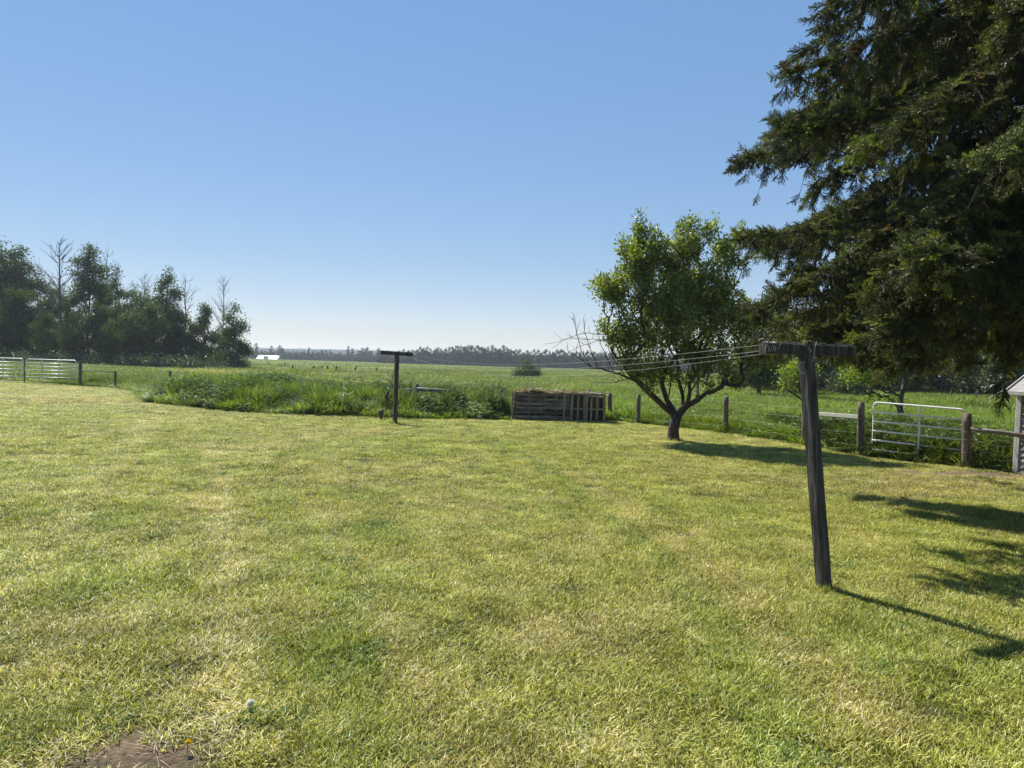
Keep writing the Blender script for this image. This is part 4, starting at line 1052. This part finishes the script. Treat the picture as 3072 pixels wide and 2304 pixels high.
n = 1500; u_ = g4.uniform(.05, BL - .05, n); v_ = g4.uniform(.03, 1.1, n); zz_ = heap(u_, v_)
Pp = np.array([bp(a_, b_, c_) for a_, b_, c_ in zip(u_, v_, zz_)]); Dd = rand_dirs(n, g4); Dd[:, 2] = np.abs(Dd[:, 2]) * .35 - .08
V, F = leaf_geo(Pp - off, Dd, rand_dirs(n, g4, 1), g4.uniform(.08, .28, n), .012, .1, .2); tag(link('hay', np_mesh('hay', V, F, [M_hay]), bin_), kind='stuff')

# ------------------------------------------------------------------ shed corner
sc0 = wp(3044, 1418); ea = Vector((.42, -.907, 0)).normalized(); up_ = Vector((.907, .42, 0)).normalized()  # along wall, into shed
shed = thing('shed', 'grey peeling clapboard shed corner with white trim at the right edge', 'shed', sc0)
hE = wd(3046, 1172, sc0.y).z - sc0.z; Wl = 3.2; Dp = 2.6
def sp_(u, v, z_): return sc0 + ea * u + up_ * v + Vector((0, 0, z_))
m = MB()
for (a0, a1) in (((0, 0), (Wl, 0)), ((Wl, 0), (Wl, Dp)), ((Wl, Dp), (0, Dp)), ((0, Dp), (0, 0))):
    p0 = sp_(a0[0], a0[1], -.1); p1 = sp_(a1[0], a1[1], -.1); m.quad(p0, p1, p1 + Vector((0, 0, hE + .1)), p0 + Vector((0, 0, hE + .1)))
m.build('wall', M_steel, shed)
nbd = 14; bh = hE / nbd
for k in range(nbd):
    m = MB(); z0 = k * bh; w0, w1 = -.035, -.014
    def q(u, v, z_): return sp_(u, v, z_)
    a_ = [q(.076, w0, z0), q(Wl, w0, z0), q(Wl, w1, z0 + bh * .96), q(.076, w1, z0 + bh * .96)]
    b_ = [q(.076, -.004, z0), q(Wl, -.004, z0), q(Wl, -.004, z0 + bh * .96), q(.076, -.004, z0 + bh * .96)]
    m.v += [tuple(p) for p in a_ + b_]; m.f += [(0, 1, 2, 3), (4, 7, 6, 5), (0, 4, 5, 1), (3, 2, 6, 7), (0, 3, 7, 4), (1, 5, 6, 2)]
    m.build('clapboard', M_siding, shed)
    m = MB(); pb = [q(-.004, .12, z0 + .001), q(-.03, .12, z0), q(-.03, Dp, z0), q(-.004, Dp, z0)]; pt_ = [q(-.004, .12, z0 + bh * .98), q(-.012, .12, z0 + bh * .98), q(-.012, Dp, z0 + bh * .98), q(-.004, Dp, z0 + bh * .98)]
    m.v += [tuple(p) for p in pb + pt_]; m.f += [(0, 1, 2, 3), (4, 7, 6, 5), (0, 4, 5, 1), (1, 5, 6, 2), (2, 6, 7, 3), (3, 7, 4, 0)]; m.build('clapboard', M_siding, shed)
m = MB(); m.beam(sp_(.03, -.03, -.02), sp_(.03, -.03, hE), .09, .03, ea, .05); m.build('corner_trim', M_trim, shed)
m = MB(); m.beam(sp_(-.03, .03, -.02), sp_(-.03, .03, hE), .09, .03, up_, .05); m.build('corner_trim', M_trim, shed)
m = MB(); ov = .22; rise = .75; half = Dp / 2
for s_ in (0, 1):
    e0 = (-ov if s_ == 0 else Dp + ov); ze = hE - .0 - ov * rise * .35
    A_ = sp_(-ov * .5, e0, ze); B_ = sp_(Wl + ov, e0, ze); C_ = sp_(Wl + ov, half, hE + half * rise * .75); D_ = sp_(-ov * .5, half, hE + half * rise * .75)
    up3 = Vector((0, 0, .05)); b0 = len(m.v); m.v += [tuple(p) for p in (A_, B_, C_, D_, A_ + up3, B_ + up3, C_ + up3, D_ + up3)]
    m.f += [tuple(b0 + i for i in f) for f in ((3, 2, 1, 0), (4, 5, 6, 7), (0, 1, 5, 4), (1, 2, 6, 5), (2, 3, 7, 6), (3, 0, 4, 7))]
m.build('roof', M_roof, shed)
m = MB(); m.quad(sp_(0, 0, hE), sp_(0, Dp, hE), sp_(0, half, hE + half * rise * .72)); m.build('gable', M_siding, shed); m = MB(); m.quad(sp_(Wl, 0, hE), sp_(Wl, half, hE + half * rise * .72), sp_(Wl, Dp, hE)); m.build('gable', M_siding, shed)
zE = hE - ov * rise * .35
m = MB(); m.beam(sp_(-ov * .5 - .02, -ov - .013, zE + .03), sp_(-ov * .5 - .02, half, hE + half * rise * .75 + .03), .02, .09, ea, .1); m.build('rake_board', M_trim, shed)
m = MB(); m.beam(sp_(-ov * .5, -ov - .014, zE + .01), sp_(Wl + ov, -ov - .014, zE + .01), .02, .08, up_, .1); m.build('fascia', M_trim, shed)

# ------------------------------------------------------------------ woods
M_pop = leaf_mat('poplar_leaf', [(0, (.02, .036, .011)), (.5, (.05, .085, .022)), (.85, (.095, .14, .038)), (1, (.19, .24, .09))], .42, .5, .2, None, (1.1, 1.25, .35), .25)
M_bri = leaf_mat('bright_leaf', [(0, (.08, .12, .02)), (.5, (.17, .23, .035)), (1, (.34, .40, .08))], .5, .4, .4, None, (1.2, 1.3, .3), 1.0)
M_willow = leaf_mat('willow_leaf', [(0, (.035, .05, .025)), (.5, (.08, .105, .05)), (1, (.19, .22, .13))], .35, .45, .4, None, (1.0, 1.1, .5), .5)
g5 = np.random.default_rng(33)
def poplar_proto(H, blobs, ntips, per, leaf, rg, seed=0, trunk_r=.16, rtip=.018):
    top = H * .9; k = 8; tr = [np.array([.12 * math.sin(i * 1.3 + seed), .12 * math.cos(i + seed), top * i / k]) for i in range(k + 1)]; tr[0][2] = -.3
    tips = blob_pts(ntips, blobs, rg, .45)
    A, par, R = grow(tips, tr, 1.0, rtip, .42, .1, 0, rg, .05, .6)
    for i in range(k + 1): R[i] = max(trunk_r * (1 - .8 * i / k), .03)
    Vt, Ft = skeleton_geo(A[:k + 1], par[:k + 1], R[:k + 1] * 1.0, 0, 9, 7)
    i = np.arange(len(A)); p2 = par.copy(); p2[:k + 1] = -1
    Vb, Fb = skeleton_geo(A, p2, R, 0, 9, 3)
    if per:
        tipsm = (R <= rtip * 2.2) & (np.arange(len(A)) > k)
        ti = rg.choice(np.arange(len(A))[tipsm], ntips * per)
        c = A[ti] + rg.normal(0, leaf * 1.7, (len(ti), 3)) * np.array([1, 1, .8]) + np.array([0, 0, -.1])
        Vl, Fl = leaf_geo(c, rand_dirs(len(ti), rg, .1), rand_dirs(len(ti), rg, .4), leaf * rg.uniform(.6, 1.3, len(ti)), leaf * .7 * rg.uniform(.6, 1.3, len(ti)), .2, .1)
    else: Vl = None; Fl = None
    return (Vt, Ft), (Vb, Fb), (Vl, Fl)
def mk_tree(name, proto, loc, label, cat='tree', group=None, lm=M_pop, bm=M_pbark, scale=1, rz=0):
    t = thing(name, label, cat, loc, group, rz); t.scale = (scale,) * 3
    (Vt, Ft), (Vb, Fb), (Vl, Fl) = proto
    link('trunk', np_mesh('trunk', Vt, Ft, [bm], smooth=True), t); link('branches', np_mesh('branches', Vb, Fb, [bm]), t)
    if Vl is not None: link('crown', np_mesh('crown', Vl, Fl, [lm]), t)
    return t
def dup(root, loc, rz, scale, label, group=None):
    r = root.copy(); C.objects.link(r); r.location = loc; r.rotation_euler = (0, 0, rz); r.scale = scale if hasattr(scale, '__len__') else (scale,) * 3
    r['label'] = label
    if group: r['group'] = group
    for ch in list(root.children):
        c = ch.copy(); C.objects.link(c); c.parent = r
    return r
def clump_blobs(H, z0, rmax, rg, k=11, shape=0):
    out = []
    for i in range(k):
        t = (i + .5) / k; zc = z0 + (H - z0) * t
        r = rmax * (math.sin(math.pi * min(1, .22 + .78 * t) ** (.9)) ** .7 if shape == 0 else (1 - t) ** .6 + .15)
        th = i * 2.4; o_ = r * .45
        out.append((o_ * math.cos(th), o_ * math.sin(th), zc, r * .7, r * .7, (H - z0) / k * .95))
    return out
P_tall = [poplar_proto(14, clump_blobs(14, 2.2, 2.6, g5), 330, 30, .24, g5, s_) for s_ in range(3)]
P_slim = [poplar_proto(14, clump_blobs(14, 7.5, 2.0, g5, 8), 190, 34, .22, g5, s_ + 4) for s_ in range(2)]
P_low = [poplar_proto(8, clump_blobs(8, .4, 2.6, g5, 8), 260, 34, .22, g5, s_ + 8, .12) for s_ in range(2)]
def bare_proto(H, rg, nb=34, crook=.25):
    k = 12; zt = np.linspace(0, H, k + 1); wx = np.cumsum(rg.normal(0, crook * .35, k + 1)); wy = np.cumsum(rg.normal(0, crook * .35, k + 1)); wx -= wx[0]; wy -= wy[0]
    T = np.stack([wx, wy, zt], 1); T[0, 2] = -.4; rt = np.linspace(.17, .03, k + 1)
    tr = seg_geo(T[:-1], T[1:], rt[:-1], rt[1:], 6); st = [[], [], [], []]
    for b in range(nb):
        f = rg.uniform(.45, .98); p = np.array([np.interp(f * H, zt, T[:, i]) for i in range(3)]); th = rg.random() * 6.28
        L = (1.15 - f) * H * rg.uniform(.22, .42) + .4; d = np.array([math.cos(th), math.sin(th), rg.uniform(.35, 1.1)]); d /= np.linalg.norm(d)
        u = np.linspace(0, 1, 6)[:, None]; q = p + d * L * u + np.array([0, 0, .18 * L]) * u ** 2; q[1:] += rg.normal(0, .05, (5, 3)); addseg(st, q, .05 * (1.2 - f) + .02, .012)
        for _ in range(5):
            j = rg.integers(1, 6); dd_ = d + rg.normal(0, .45, 3) + [0, 0, .35]; dd_ /= np.linalg.norm(dd_); l2 = L * rg.uniform(.2, .45); e_ = np.stack([q[j], q[j] + dd_ * l2 * .5 + rg.normal(0, .03, 3), q[j] + dd_ * l2]); addseg(st, e_, .018, .009)
    return tr, seg_geo(*[np.concatenate(s_) for s_ in st], 3), (None, None)
P_bare = [bare_proto(13.2, g5, 34, .12), bare_proto(13.2, g5, 26, .3)]
protos = {}
def wood(kind, px, top, depth, label, group=None, h0=14, var=0, flip=1, sx=1):
    x = wd(px, 1080, depth).x; loc = gp(x, depth); h = wd(px, top, depth).z - loc.z; s_ = h / h0
    key = (kind, var)
    sc_ = (s_ * sx, s_ * sx, s_)
    if key not in protos:
        pr = {'tall': P_tall, 'slim': P_slim, 'low': P_low, 'bare': P_bare}[kind][var]
        nm = {'tall': 'poplar_tree', 'slim': 'poplar_tree', 'low': 'leafy_tree', 'bare': 'dead_tree'}[kind]
        t = mk_tree(nm, pr, loc, label, 'tree', group, M_pop, M_snag if kind == 'bare' else M_pbark, 1, px * .37); t.scale = sc_; protos[key] = t
    else: t = dup(protos[key], loc, px * .37, sc_, label, group); 
    if not group and 'group' in t: del t['group']
    if group: t['group'] = group
    return t
wood('tall', 5, 700, 84, 'tallest leafy poplar at the far left edge of the photo')
wood('slim', 58, 738, 86, 'second tall poplar from the left edge with thinning top', var=0, h0=14)
wood('bare', 178, 728, 82, 'tallest bare dead tree with spreading twigs in the left wood', var=0, h0=13.2)
wood('tall', 118, 815, 88, 'leafy poplar below and left of the tallest bare dead tree', var=1)
wood('slim', 265, 733, 84, 'tall airy poplar with ball shaped top beside the bare dead tree', var=1, h0=14, sx=1.05)
wood('bare', 325, 765, 90, 'thin bare dead tree just right of the tall airy poplar', var=1, h0=13.2, sx=.7)
wood('tall', 345, 805, 88, 'leafy poplar under the thin bare dead tree', var=2, sx=.8)
wood('tall', 398, 838, 86, 'shorter leafy poplar before the gap in the left wood', var=0, sx=.9)
wood('bare', 432, 830, 92, 'bare twigs rising in the gap left of the round topped poplar', var=0, h0=13.2, sx=.7)
wood('tall', 500, 800, 82, 'round topped pale poplar standing above its neighbours', var=1, sx=1.0)
wood('bare', 562, 842, 80, 'leaning bare dead tree right of the round topped poplar', var=1, h0=13.2)
wood('low', 610, 898, 80, 'bushy green tree between the two right hand dead trees', var=0, h0=8, sx=.62)
wood('bare', 668, 838, 79, 'slender bare dead tree nearest the right end of the wood', var=0, h0=13.2, sx=.7)
wood('low', 700, 915, 76, 'low spreading leafy tree at the right end of the left wood', var=1, h0=8, sx=.85)
grp = 'dark leafy trees crowded within the left wood'
for px, top, dp, kd, vr in [(-60, 760, 84, 'tall', 1), (30, 850, 80, 'low', 0), (90, 880, 82, 'low', 1), (150, 850, 84, 'tall', 2), (205, 860, 82, 'tall', 0), (235, 840, 90, 'tall', 1), (300, 850, 82, 'tall', 1), (285, 900, 78, 'low', 0), (350, 900, 80, 'tall', 2), (420, 880, 80, 'low', 1), (465, 900, 78, 'low', 0), (540, 930, 79, 'low', 1),
                            (395, 930, 77, 'low', 0), (575, 960, 78, 'low', 0), (655, 980, 78, 'low', 1), (-120, 740, 88, 'tall', 0), (10, 930, 78, 'low', 1), (130, 930, 77, 'low', 0), (215, 940, 77, 'low', 1), (330, 960, 76, 'low', 1), (-30, 900, 79, 'low', 0), (60, 800, 94, 'tall', 2), (180, 830, 95, 'tall', 0), (310, 830, 96, 'tall', 1), (440, 870, 94, 'tall', 2), (520, 880, 95, 'tall', 0)]:
    wood(kd, px, top, dp, ('low bushy tree at the foot of the shaded left wood' if kd == 'low' else 'dark leafy poplar crowded inside the shaded left wood'), ('low bushy trees at the foot of the left wood' if kd == 'low' else grp), h0=14 if kd != 'low' else 8, var=vr, sx=.85 if kd == 'low' else .7)

# bush alone in the field
bx = wd(1582, 1134, 74).x
mk_tree('field_bush', poplar_proto(2.4, [(0, 0, 1.3, 1.5, 1.3, .9), (-.8, 0, .9, 1.1, 1, .6), (.8, 0, .9, 1, 1, .7), (-.1, 0, 2.0, .6, .6, .4)], 170, 22, .12, g5, 3, .06, .012), gp(bx, 74), 'lone round grey green bush out in the open pasture', 'bush', lm=M_willow)
# small trees beyond the right fence
def small_tree(name, px, base_py, depth, H, blobs, label, lm, nt=200, per=9, leaf=.07, tr=.07, cat='tree'):
    x = wd(px, base_py, depth).x; pr = poplar_proto(H, blobs, nt, per, leaf, g5, 2, tr, .007)
    return mk_tree(name, pr, gp(x, depth), label, cat, lm=lm)
small_tree('small_tree', 2703, 1295, 23.5, 3.6, [(-.3, 0, 2.7, 1.5, 1.4, .8), (-1.3, -.2, 2.1, 1.2, 1.0, .6), (.5, 0, 2.4, .9, .9, .6), (-.5, 0, 3.4, 1.2, 1.1, .7), (-.7, 0, 1.3, .7, .6, .35)], 'bright leaved small tree with dark trunk right behind the white gate', M_bri, 300, 26, .085, .12)
small_tree('small_tree', 2420, 1270, 20.5, 2.3, [(-.45, 0, 1.85, .45, .5, .5), (-.2, 0, 2.2, .4, .4, .35)], 'yellow green sapling behind the fence left of the near T post', M_bri, 70, 18, .075, .025)
small_tree('leafy_tree', 2275, 1160, 42, 7.3, [(0, 0, 4.6, 1.9, 2, 1.6), (.8, 0, 5.9, 1.2, 1.2, .9), (-.3, 0, 3, 2.0, 2, 1.2), (.2, 0, 1.6, 1.8, 1.6, .8)], 'green leafy tree half hidden behind the fruit tree and the spruce', M_pop, 360, 30, .14, .13)
small_tree('leafy_tree', 2420, 1160, 50, 6.5, [(0, 0, 4.0, 2.2, 2, 1.6), (.8, 0, 4.9, 1.6, 1.2, .9), (-.3, 0, 2, 2.4, 2, 1.2)], 'dark leafy tree seen under the spruce behind the near T post', M_pop, 300, 32, .15, .13)
for k, (px, dp, H) in enumerate([(2290, 60, 3.2), (2370, 62, 4.5), (2460, 64, 6), (2560, 62, 7), (2660, 60, 7), (2750, 61, 6.5), (2830, 59, 6), (2905, 57, 6.2), (2980, 54, 6), (3050, 52, 6.5), (3130, 50, 6.5), (2600, 72, 9), (2800, 70, 9), (3000, 66, 9), (2330, 47, 2.6), (2395, 45, 3.0), (2470, 48, 3.2), (2540, 46, 2.4), (2240, 52, 2.4)]):
    x = wd(px, 1160, dp).x
    if k == 0: wproto = mk_tree('willow_shrub', poplar_proto(3.2, [(0, 0, 1.6, 1.9, 1.7, 1.3), (-.9, 0, 1.0, 1.5, 1.2, .8), (.9, 0, 1.1, 1.5, 1.2, .9), (0, 0, 2.5, 1.2, 1, .6)], 230, 26, .13, g5, 5, .08, .014), gp(x, dp), '', 'shrub', 'willow shrubs behind the pasture on the right', M_willow)
    o = wproto if k == 0 else dup(wproto, gp(x, dp), k * 1.1, (H / 3.2 * .85, H / 3.2 * .85, H / 3.2), '', None)
    if k == 0: o['label'] = 'low dark shrub right of the fruit tree across the pasture'; del o['group']
    else: o['label'] = 'grey green willow shrub in the thicket behind the pasture on the right'; o['group'] = 'willow thicket on the right'
# fallen branches before the thicket
for k, (x0, y0, x1, y1, r) in enumerate([(2968, 1196, 3010, 1172, .05), (2970, 1162, 2984, 1154, .04), (2925, 1180, 2952, 1232, .035)]):
    m = MB(); dp = 44; p0, p1 = wd(x0, y0, dp), wd(x1, y1, dp + 1); m.tube([p0, p0.lerp(p1, .5) + Vector((0, 0, .06)), p1], [r, r * .8, r * .4], 6, .1)
    tag(m.build('fallen_branch', M_pale if k < 2 else M_snag, None, True), ['long pale dead branch leaning in the thicket left of the shed roof', 'short pale dead stick in the thicket above the pale branch', 'dark thin dead branch bending down to the pasture left of the shed'][k], 'branch')

# ------------------------------------------------------------------ far treeline
M_farleaf = leaf_mat('far_leaf', [(0, (.012, .02, .009)), (.5, (.026, .04, .016)), (1, (.06, .08, .03))], .25, .6, .15, None, (1.1, 1.2, .4), .06)
def far_proto(H, seed, conifer=False, W=2.6, z0=.25):
    rg = np.random.default_rng(seed)
    tips = blob_pts(90, clump_blobs(H, H * z0, W, rg, 7, 1 if conifer else 0), rg, .4)
    n = 1300; ti = rg.integers(0, len(tips), n); c = tips[ti] + rg.normal(0, .42, (n, 3))
    Vl, Fl = leaf_geo(c, rand_dirs(n, rg), rand_dirs(n, rg, .3), rg.uniform(.35, .8, n), rg.uniform(.3, .55, n), .2)
    Vt, Ft = seg_geo([[0, 0, -.5], [0, 0, H * .45]], [[0, 0, H * .45], [.1, 0, H * .9]], [.2, .14], [.14, .04], 5)
    k = 10; th = rg.random(k) * 6.28; zb = rg.uniform(.25, .8, k) * H
    Vb, Fb = seg_geo(np.stack([0 * th, 0 * th, zb], 1), np.stack([np.cos(th) * W * .8, np.sin(th) * W * .8, zb + 1.5], 1), np.full(k, .07), np.full(k, .03), 3)
    V1, F1 = cat_geo((Vt, tri(Ft)), (Vb, tri(Fb))); V, F = cat_geo((V1, F1), (Vl, Fl))
    return np_mesh('far_tree', V, F, [M_pbark, M_farleaf], np.r_[np.zeros(len(F1)), np.ones(len(Fl))])
FP = [far_proto(12, 50 + s_, W=3.0 if s_ < 4 else 2.2, z0=.1 if s_ % 2 else .25) for s_ in range(5)] + [far_proto(12, 60, True, 1.9, .08)]
def far_tree(px, top, depth, v, group, label):
    x = wd(px, 1090, depth).x; loc = gp(x, depth); h = max(3, wd(px, top, depth).z - loc.z)
    o = link('conifer_tree' if v == 5 else 'far_tree', FP[v]); o.location = loc; o.rotation_euler = (0, 0, random.uniform(0, 6.28)); w = h / 12 * random.uniform(.9, 1.3); o.scale = (w, w, h / 12)
    tag(o, label, 'tree', group)
# dense belt centre: photo x 1225..1900, tops near 1040-1052 rising
def belt_top(px):
    pts = [(700, 1055), (760, 1045), (860, 1042), (940, 1050), (1060, 1048), (1110, 1043), (1180, 1055), (1240, 1045), (1300, 1043), (1350, 1046), (1365, 1040), (1500, 1040), (1540, 1048), (1600, 1052), (1700, 1052), (1900, 1060), (2300, 1065)]
    return float(np.interp(px, [p[0] for p in pts], [p[1] for p in pts]))
px = 1225
while px < 2330:
    far_tree(px, belt_top(px) + random.uniform(-3, 5), 375 + random.uniform(-6, 6), random.randint(0, 4), 'trees of the dense far belt', 'distant grey blue tree in the dense belt beyond the green field'); px += random.uniform(9, 13)
px = 1230
while px < 2330:
    far_tree(px, belt_top(px) + random.uniform(8, 16), 362 + random.uniform(-4, 4), random.randint(0, 4), 'trees of the dense far belt', 'distant grey blue tree in the dense belt beyond the green field'); px += random.uniform(20, 28)
for px, top, v in [(730, 1048, 2), (769, 1033, 5), (785, 1052, 1), (800, 1055, 4), (812, 1040, 5), (822, 1058, 3), (838, 1038, 0), (846, 1042, 4), (858, 1072, 1), (890, 1055, 5), (900, 1058, 2), (912, 1052, 0), (925, 1045, 5), (940, 1052, 2), (952, 1055, 3), (965, 1048, 4), (978, 1052, 1), (990, 1052, 5), (1005, 1060, 2), (1020, 1058, 0),
                   (1043, 1041, 5), (1056, 1048, 5), (1075, 1053, 1), (1087, 1045, 0), (1100, 1043, 3), (1112, 1050, 4), (1136, 1044, 2), (1150, 1058, 0), (1165, 1054, 1), (1180, 1056, 3), (1195, 1052, 2), (1210, 1050, 5)]:
    far_tree(px, top, 470 + random.uniform(-15, 15), v, 'scattered trees along the far left skyline', 'hazy narrow tree standing in the scattered far treeline left of centre')
for px, top in [(1028, 1072), (1046, 1070), (1085, 1078), (1100, 1077), (855, 1070), (1130, 1080), (1165, 1082), (940, 1076)]:
    far_tree(px, top, 430, 0, 'round bushes at the foot of the far treeline', 'small round green bush at the foot of the far treeline')
# brush filling the foot of the treeline
n = 2600; qx = g5.uniform(-190, 250, n); qy = np.where(qx > -70, g5.uniform(368, 384, n), g5.uniform(455, 485, n)); 
brush = [source('brush_clump', *leaf_geo(g5.normal(0, 1.1, (130, 3)) * [1, 1, .8] + [0, 0, 1.4], rand_dirs(130, g5), rand_dirs(130, g5, .3), g5.uniform(.4, .9, 130), g5.uniform(.3, .6, 130), .2), M_farleaf) for _ in range(2)]
tag(scatter('brush', np.stack([qx, qy, gz(qx, qy)], 1), np.stack([0 * qx, 0 * qx, g5.uniform(0, 6.28, n)], 1), g5.uniform(.7, 1.5, n), np.ones((n, 3)), brush), 'low dark brush along the foot of the distant treeline', 'brush', kind='stuff')
# undergrowth below the left wood
n = 1500; qx = g5.uniform(-78, -28, n); qy = g5.uniform(73, 96, n); k = qx < -.39 * qy
qx, qy = qx[k], qy[k]; n = len(qx)
ug = [source('undergrowth_clump', *leaf_geo(g5.normal(0, .5, (160, 3)) * [1, 1, .9] + [0, 0, .7], rand_dirs(160, g5), rand_dirs(160, g5, .3), g5.uniform(.12, .3, 160), g5.uniform(.1, .2, 160), .2), M_willow) for _ in range(2)]
tag(scatter('undergrowth', np.stack([qx, qy, gz(qx, qy)], 1), np.stack([0 * qx, 0 * qx, g5.uniform(0, 6.28, n)], 1), g5.uniform(.5, 1.1, n), np.ones((n, 3)), ug), 'low leafy undergrowth along the foot of the left wood', 'undergrowth', kind='stuff')
# farm building far left of centre
fbp = gp(wd(772, 1080, 450).x, 450)
barn = thing('farm_building', 'distant low white roofed farm building at the far left treeline', 'building', fbp)
M_wp = solid_mat('white_sheet', [(.3, (.7, .7, .7)), (.7, (.8, .8, .8))], .5, None, rough=.4, bump=0); M_gw = solid_mat('grey_wall', [(.3, (.16, .15, .14)), (.7, (.28, .26, .25))], .5, None, bump=0)
zE = wd(790, 1076, 450).z - fbp.z; zR = wd(790, 1066, 450).z - fbp.z; W_ = 12.5; D_ = 8
def bb(u, v, z_): return fbp + Vector((u, v, z_))
m = MB(); m.beam(bb(W_ / 2, D_ / 2, -.5), bb(W_ / 2, D_ / 2, zE), W_, D_, (1, 0, 0), .001); m.build('wall', M_gw, barn)
m = MB(); m.v += [tuple(p) for p in (bb(-.5, -.5, zE - .1), bb(W_ + .5, -.5, zE - .1), bb(W_ + .5, D_ / 2, zR), bb(-.5, D_ / 2, zR), bb(-.5, D_ + .5, zE - .1), bb(W_ + .5, D_ + .5, zE - .1))]; m.f += [(0, 1, 2, 3), (3, 2, 5, 4), (0, 3, 4), (1, 5, 2), (0, 4, 5, 1)]; m.build('roof', M_wp, barn)
m = MB(); m.beam(bb(5.5, -.04, 0), bb(5.5, -.04, 2.4), 3.5, .06, (1, 0, 0), .01); m.build('door', M_wp, barn)
# distant forest ridge
nxh = 420; hx = np.linspace(-1400, 1400, nxh); hh = 8.5 + 5 * fbm(hx * .004, hx * 0 + 3, 1) + 4.0 * fbm(hx * .06, hx * 0 + 9, 2, 4)
hy = 1500 + 60 * np.sin(hx * .004)
bz = gz(hx, hy); V = np.concatenate([np.stack([hx, hy, bz - 2], 1), np.stack([hx, hy + 5, bz + hh * .9 + 6], 1), np.stack([hx, hy + 80, bz + hh + 7], 1), np.stack([hx, hy + 160, bz - 2], 1)])
I = np.arange(nxh - 1); F = np.concatenate([np.stack([I + k * nxh, I + 1 + k * nxh, I + 1 + (k + 1) * nxh, I + (k + 1) * nxh], 1) for k in range(3)])
tag(link('hills', np_mesh('hills', V, F, [solid_mat('far_forest', [(.3, (.02, .035, .015)), (.7, (.06, .09, .03))], .03, None, bump=0, coord='Position')])), kind='structure')

# ------------------------------------------------------------------ dandelions
def dandelion(px, py, label, white):
    b = wp(px, py + 18); t = thing('dandelion', label, 'flower', b); h = .055
    m = MB(); m.tube([b, b + Vector((.003, 0, h))], .002, 5); m.build('stem', M_green, t)
    c = b + Vector((.003, 0, h)); n = 260 if white else 120; dv = rand_dirs(n, g5, 0 if white else .9); r = .022 if white else .019
    V, F = leaf_geo(np.tile(np.array(c), (n, 1)) + dv * (r * .25), dv, rand_dirs(n, g5), r * .85, .006, .1)
    link('seed_head' if white else 'flower_head', np_mesh('head', V - np.array(b), F, [M_fluff if white else M_yel]), t)
M_green = solid_mat('stem_green', [(.3, (.1, .18, .05)), (.7, (.16, .24, .08))], 9, None, bump=0)
M_fluff = leaf_mat('seed_fluff', [(0, (.75, .75, .7)), (1, (.85, .85, .8))], .55, tcol=(1, 1, .97))
M_yel = leaf_mat('yellow_petal', [(0, (.7, .45, .01)), (1, (.8, .6, .02))], .3)
dandelion(750, 2118, 'white dandelion seed head in the grass near the bottom left', True)
dandelion(562, 2243, 'yellow dandelion flower beside the bare soil at the bottom left', False)

# ------------------------------------------------------------------ haze
hz = MB(); x0, x1, y0, y1, z0, z1 = -1520, 1520, -90, 1920, -16, 21
hz.v = [(x0, y0, z0), (x1, y0, z0), (x1, y1, z0), (x0, y1, z0), (x0, y0, z1), (x1, y0, z1), (x1, y1, z1), (x0, y1, z1)]
hz.f = [(0, 3, 2, 1), (4, 5, 6, 7), (0, 1, 5, 4), (1, 2, 6, 5), (2, 3, 7, 6), (3, 0, 4, 7)]
mh, nt, out = new_mat('haze_air')
pv = N(nt, 'ShaderNodeVolumePrincipled'); pv.inputs['Color'].default_value = (.78, .88, 1, 1); pv.inputs['Density'].default_value = .0003; pv.inputs['Anisotropy'].default_value = .3
nt.links.new(pv.outputs[0], out.inputs['Volume'])
tag(hz.build('haze', mh), kind='stuff')
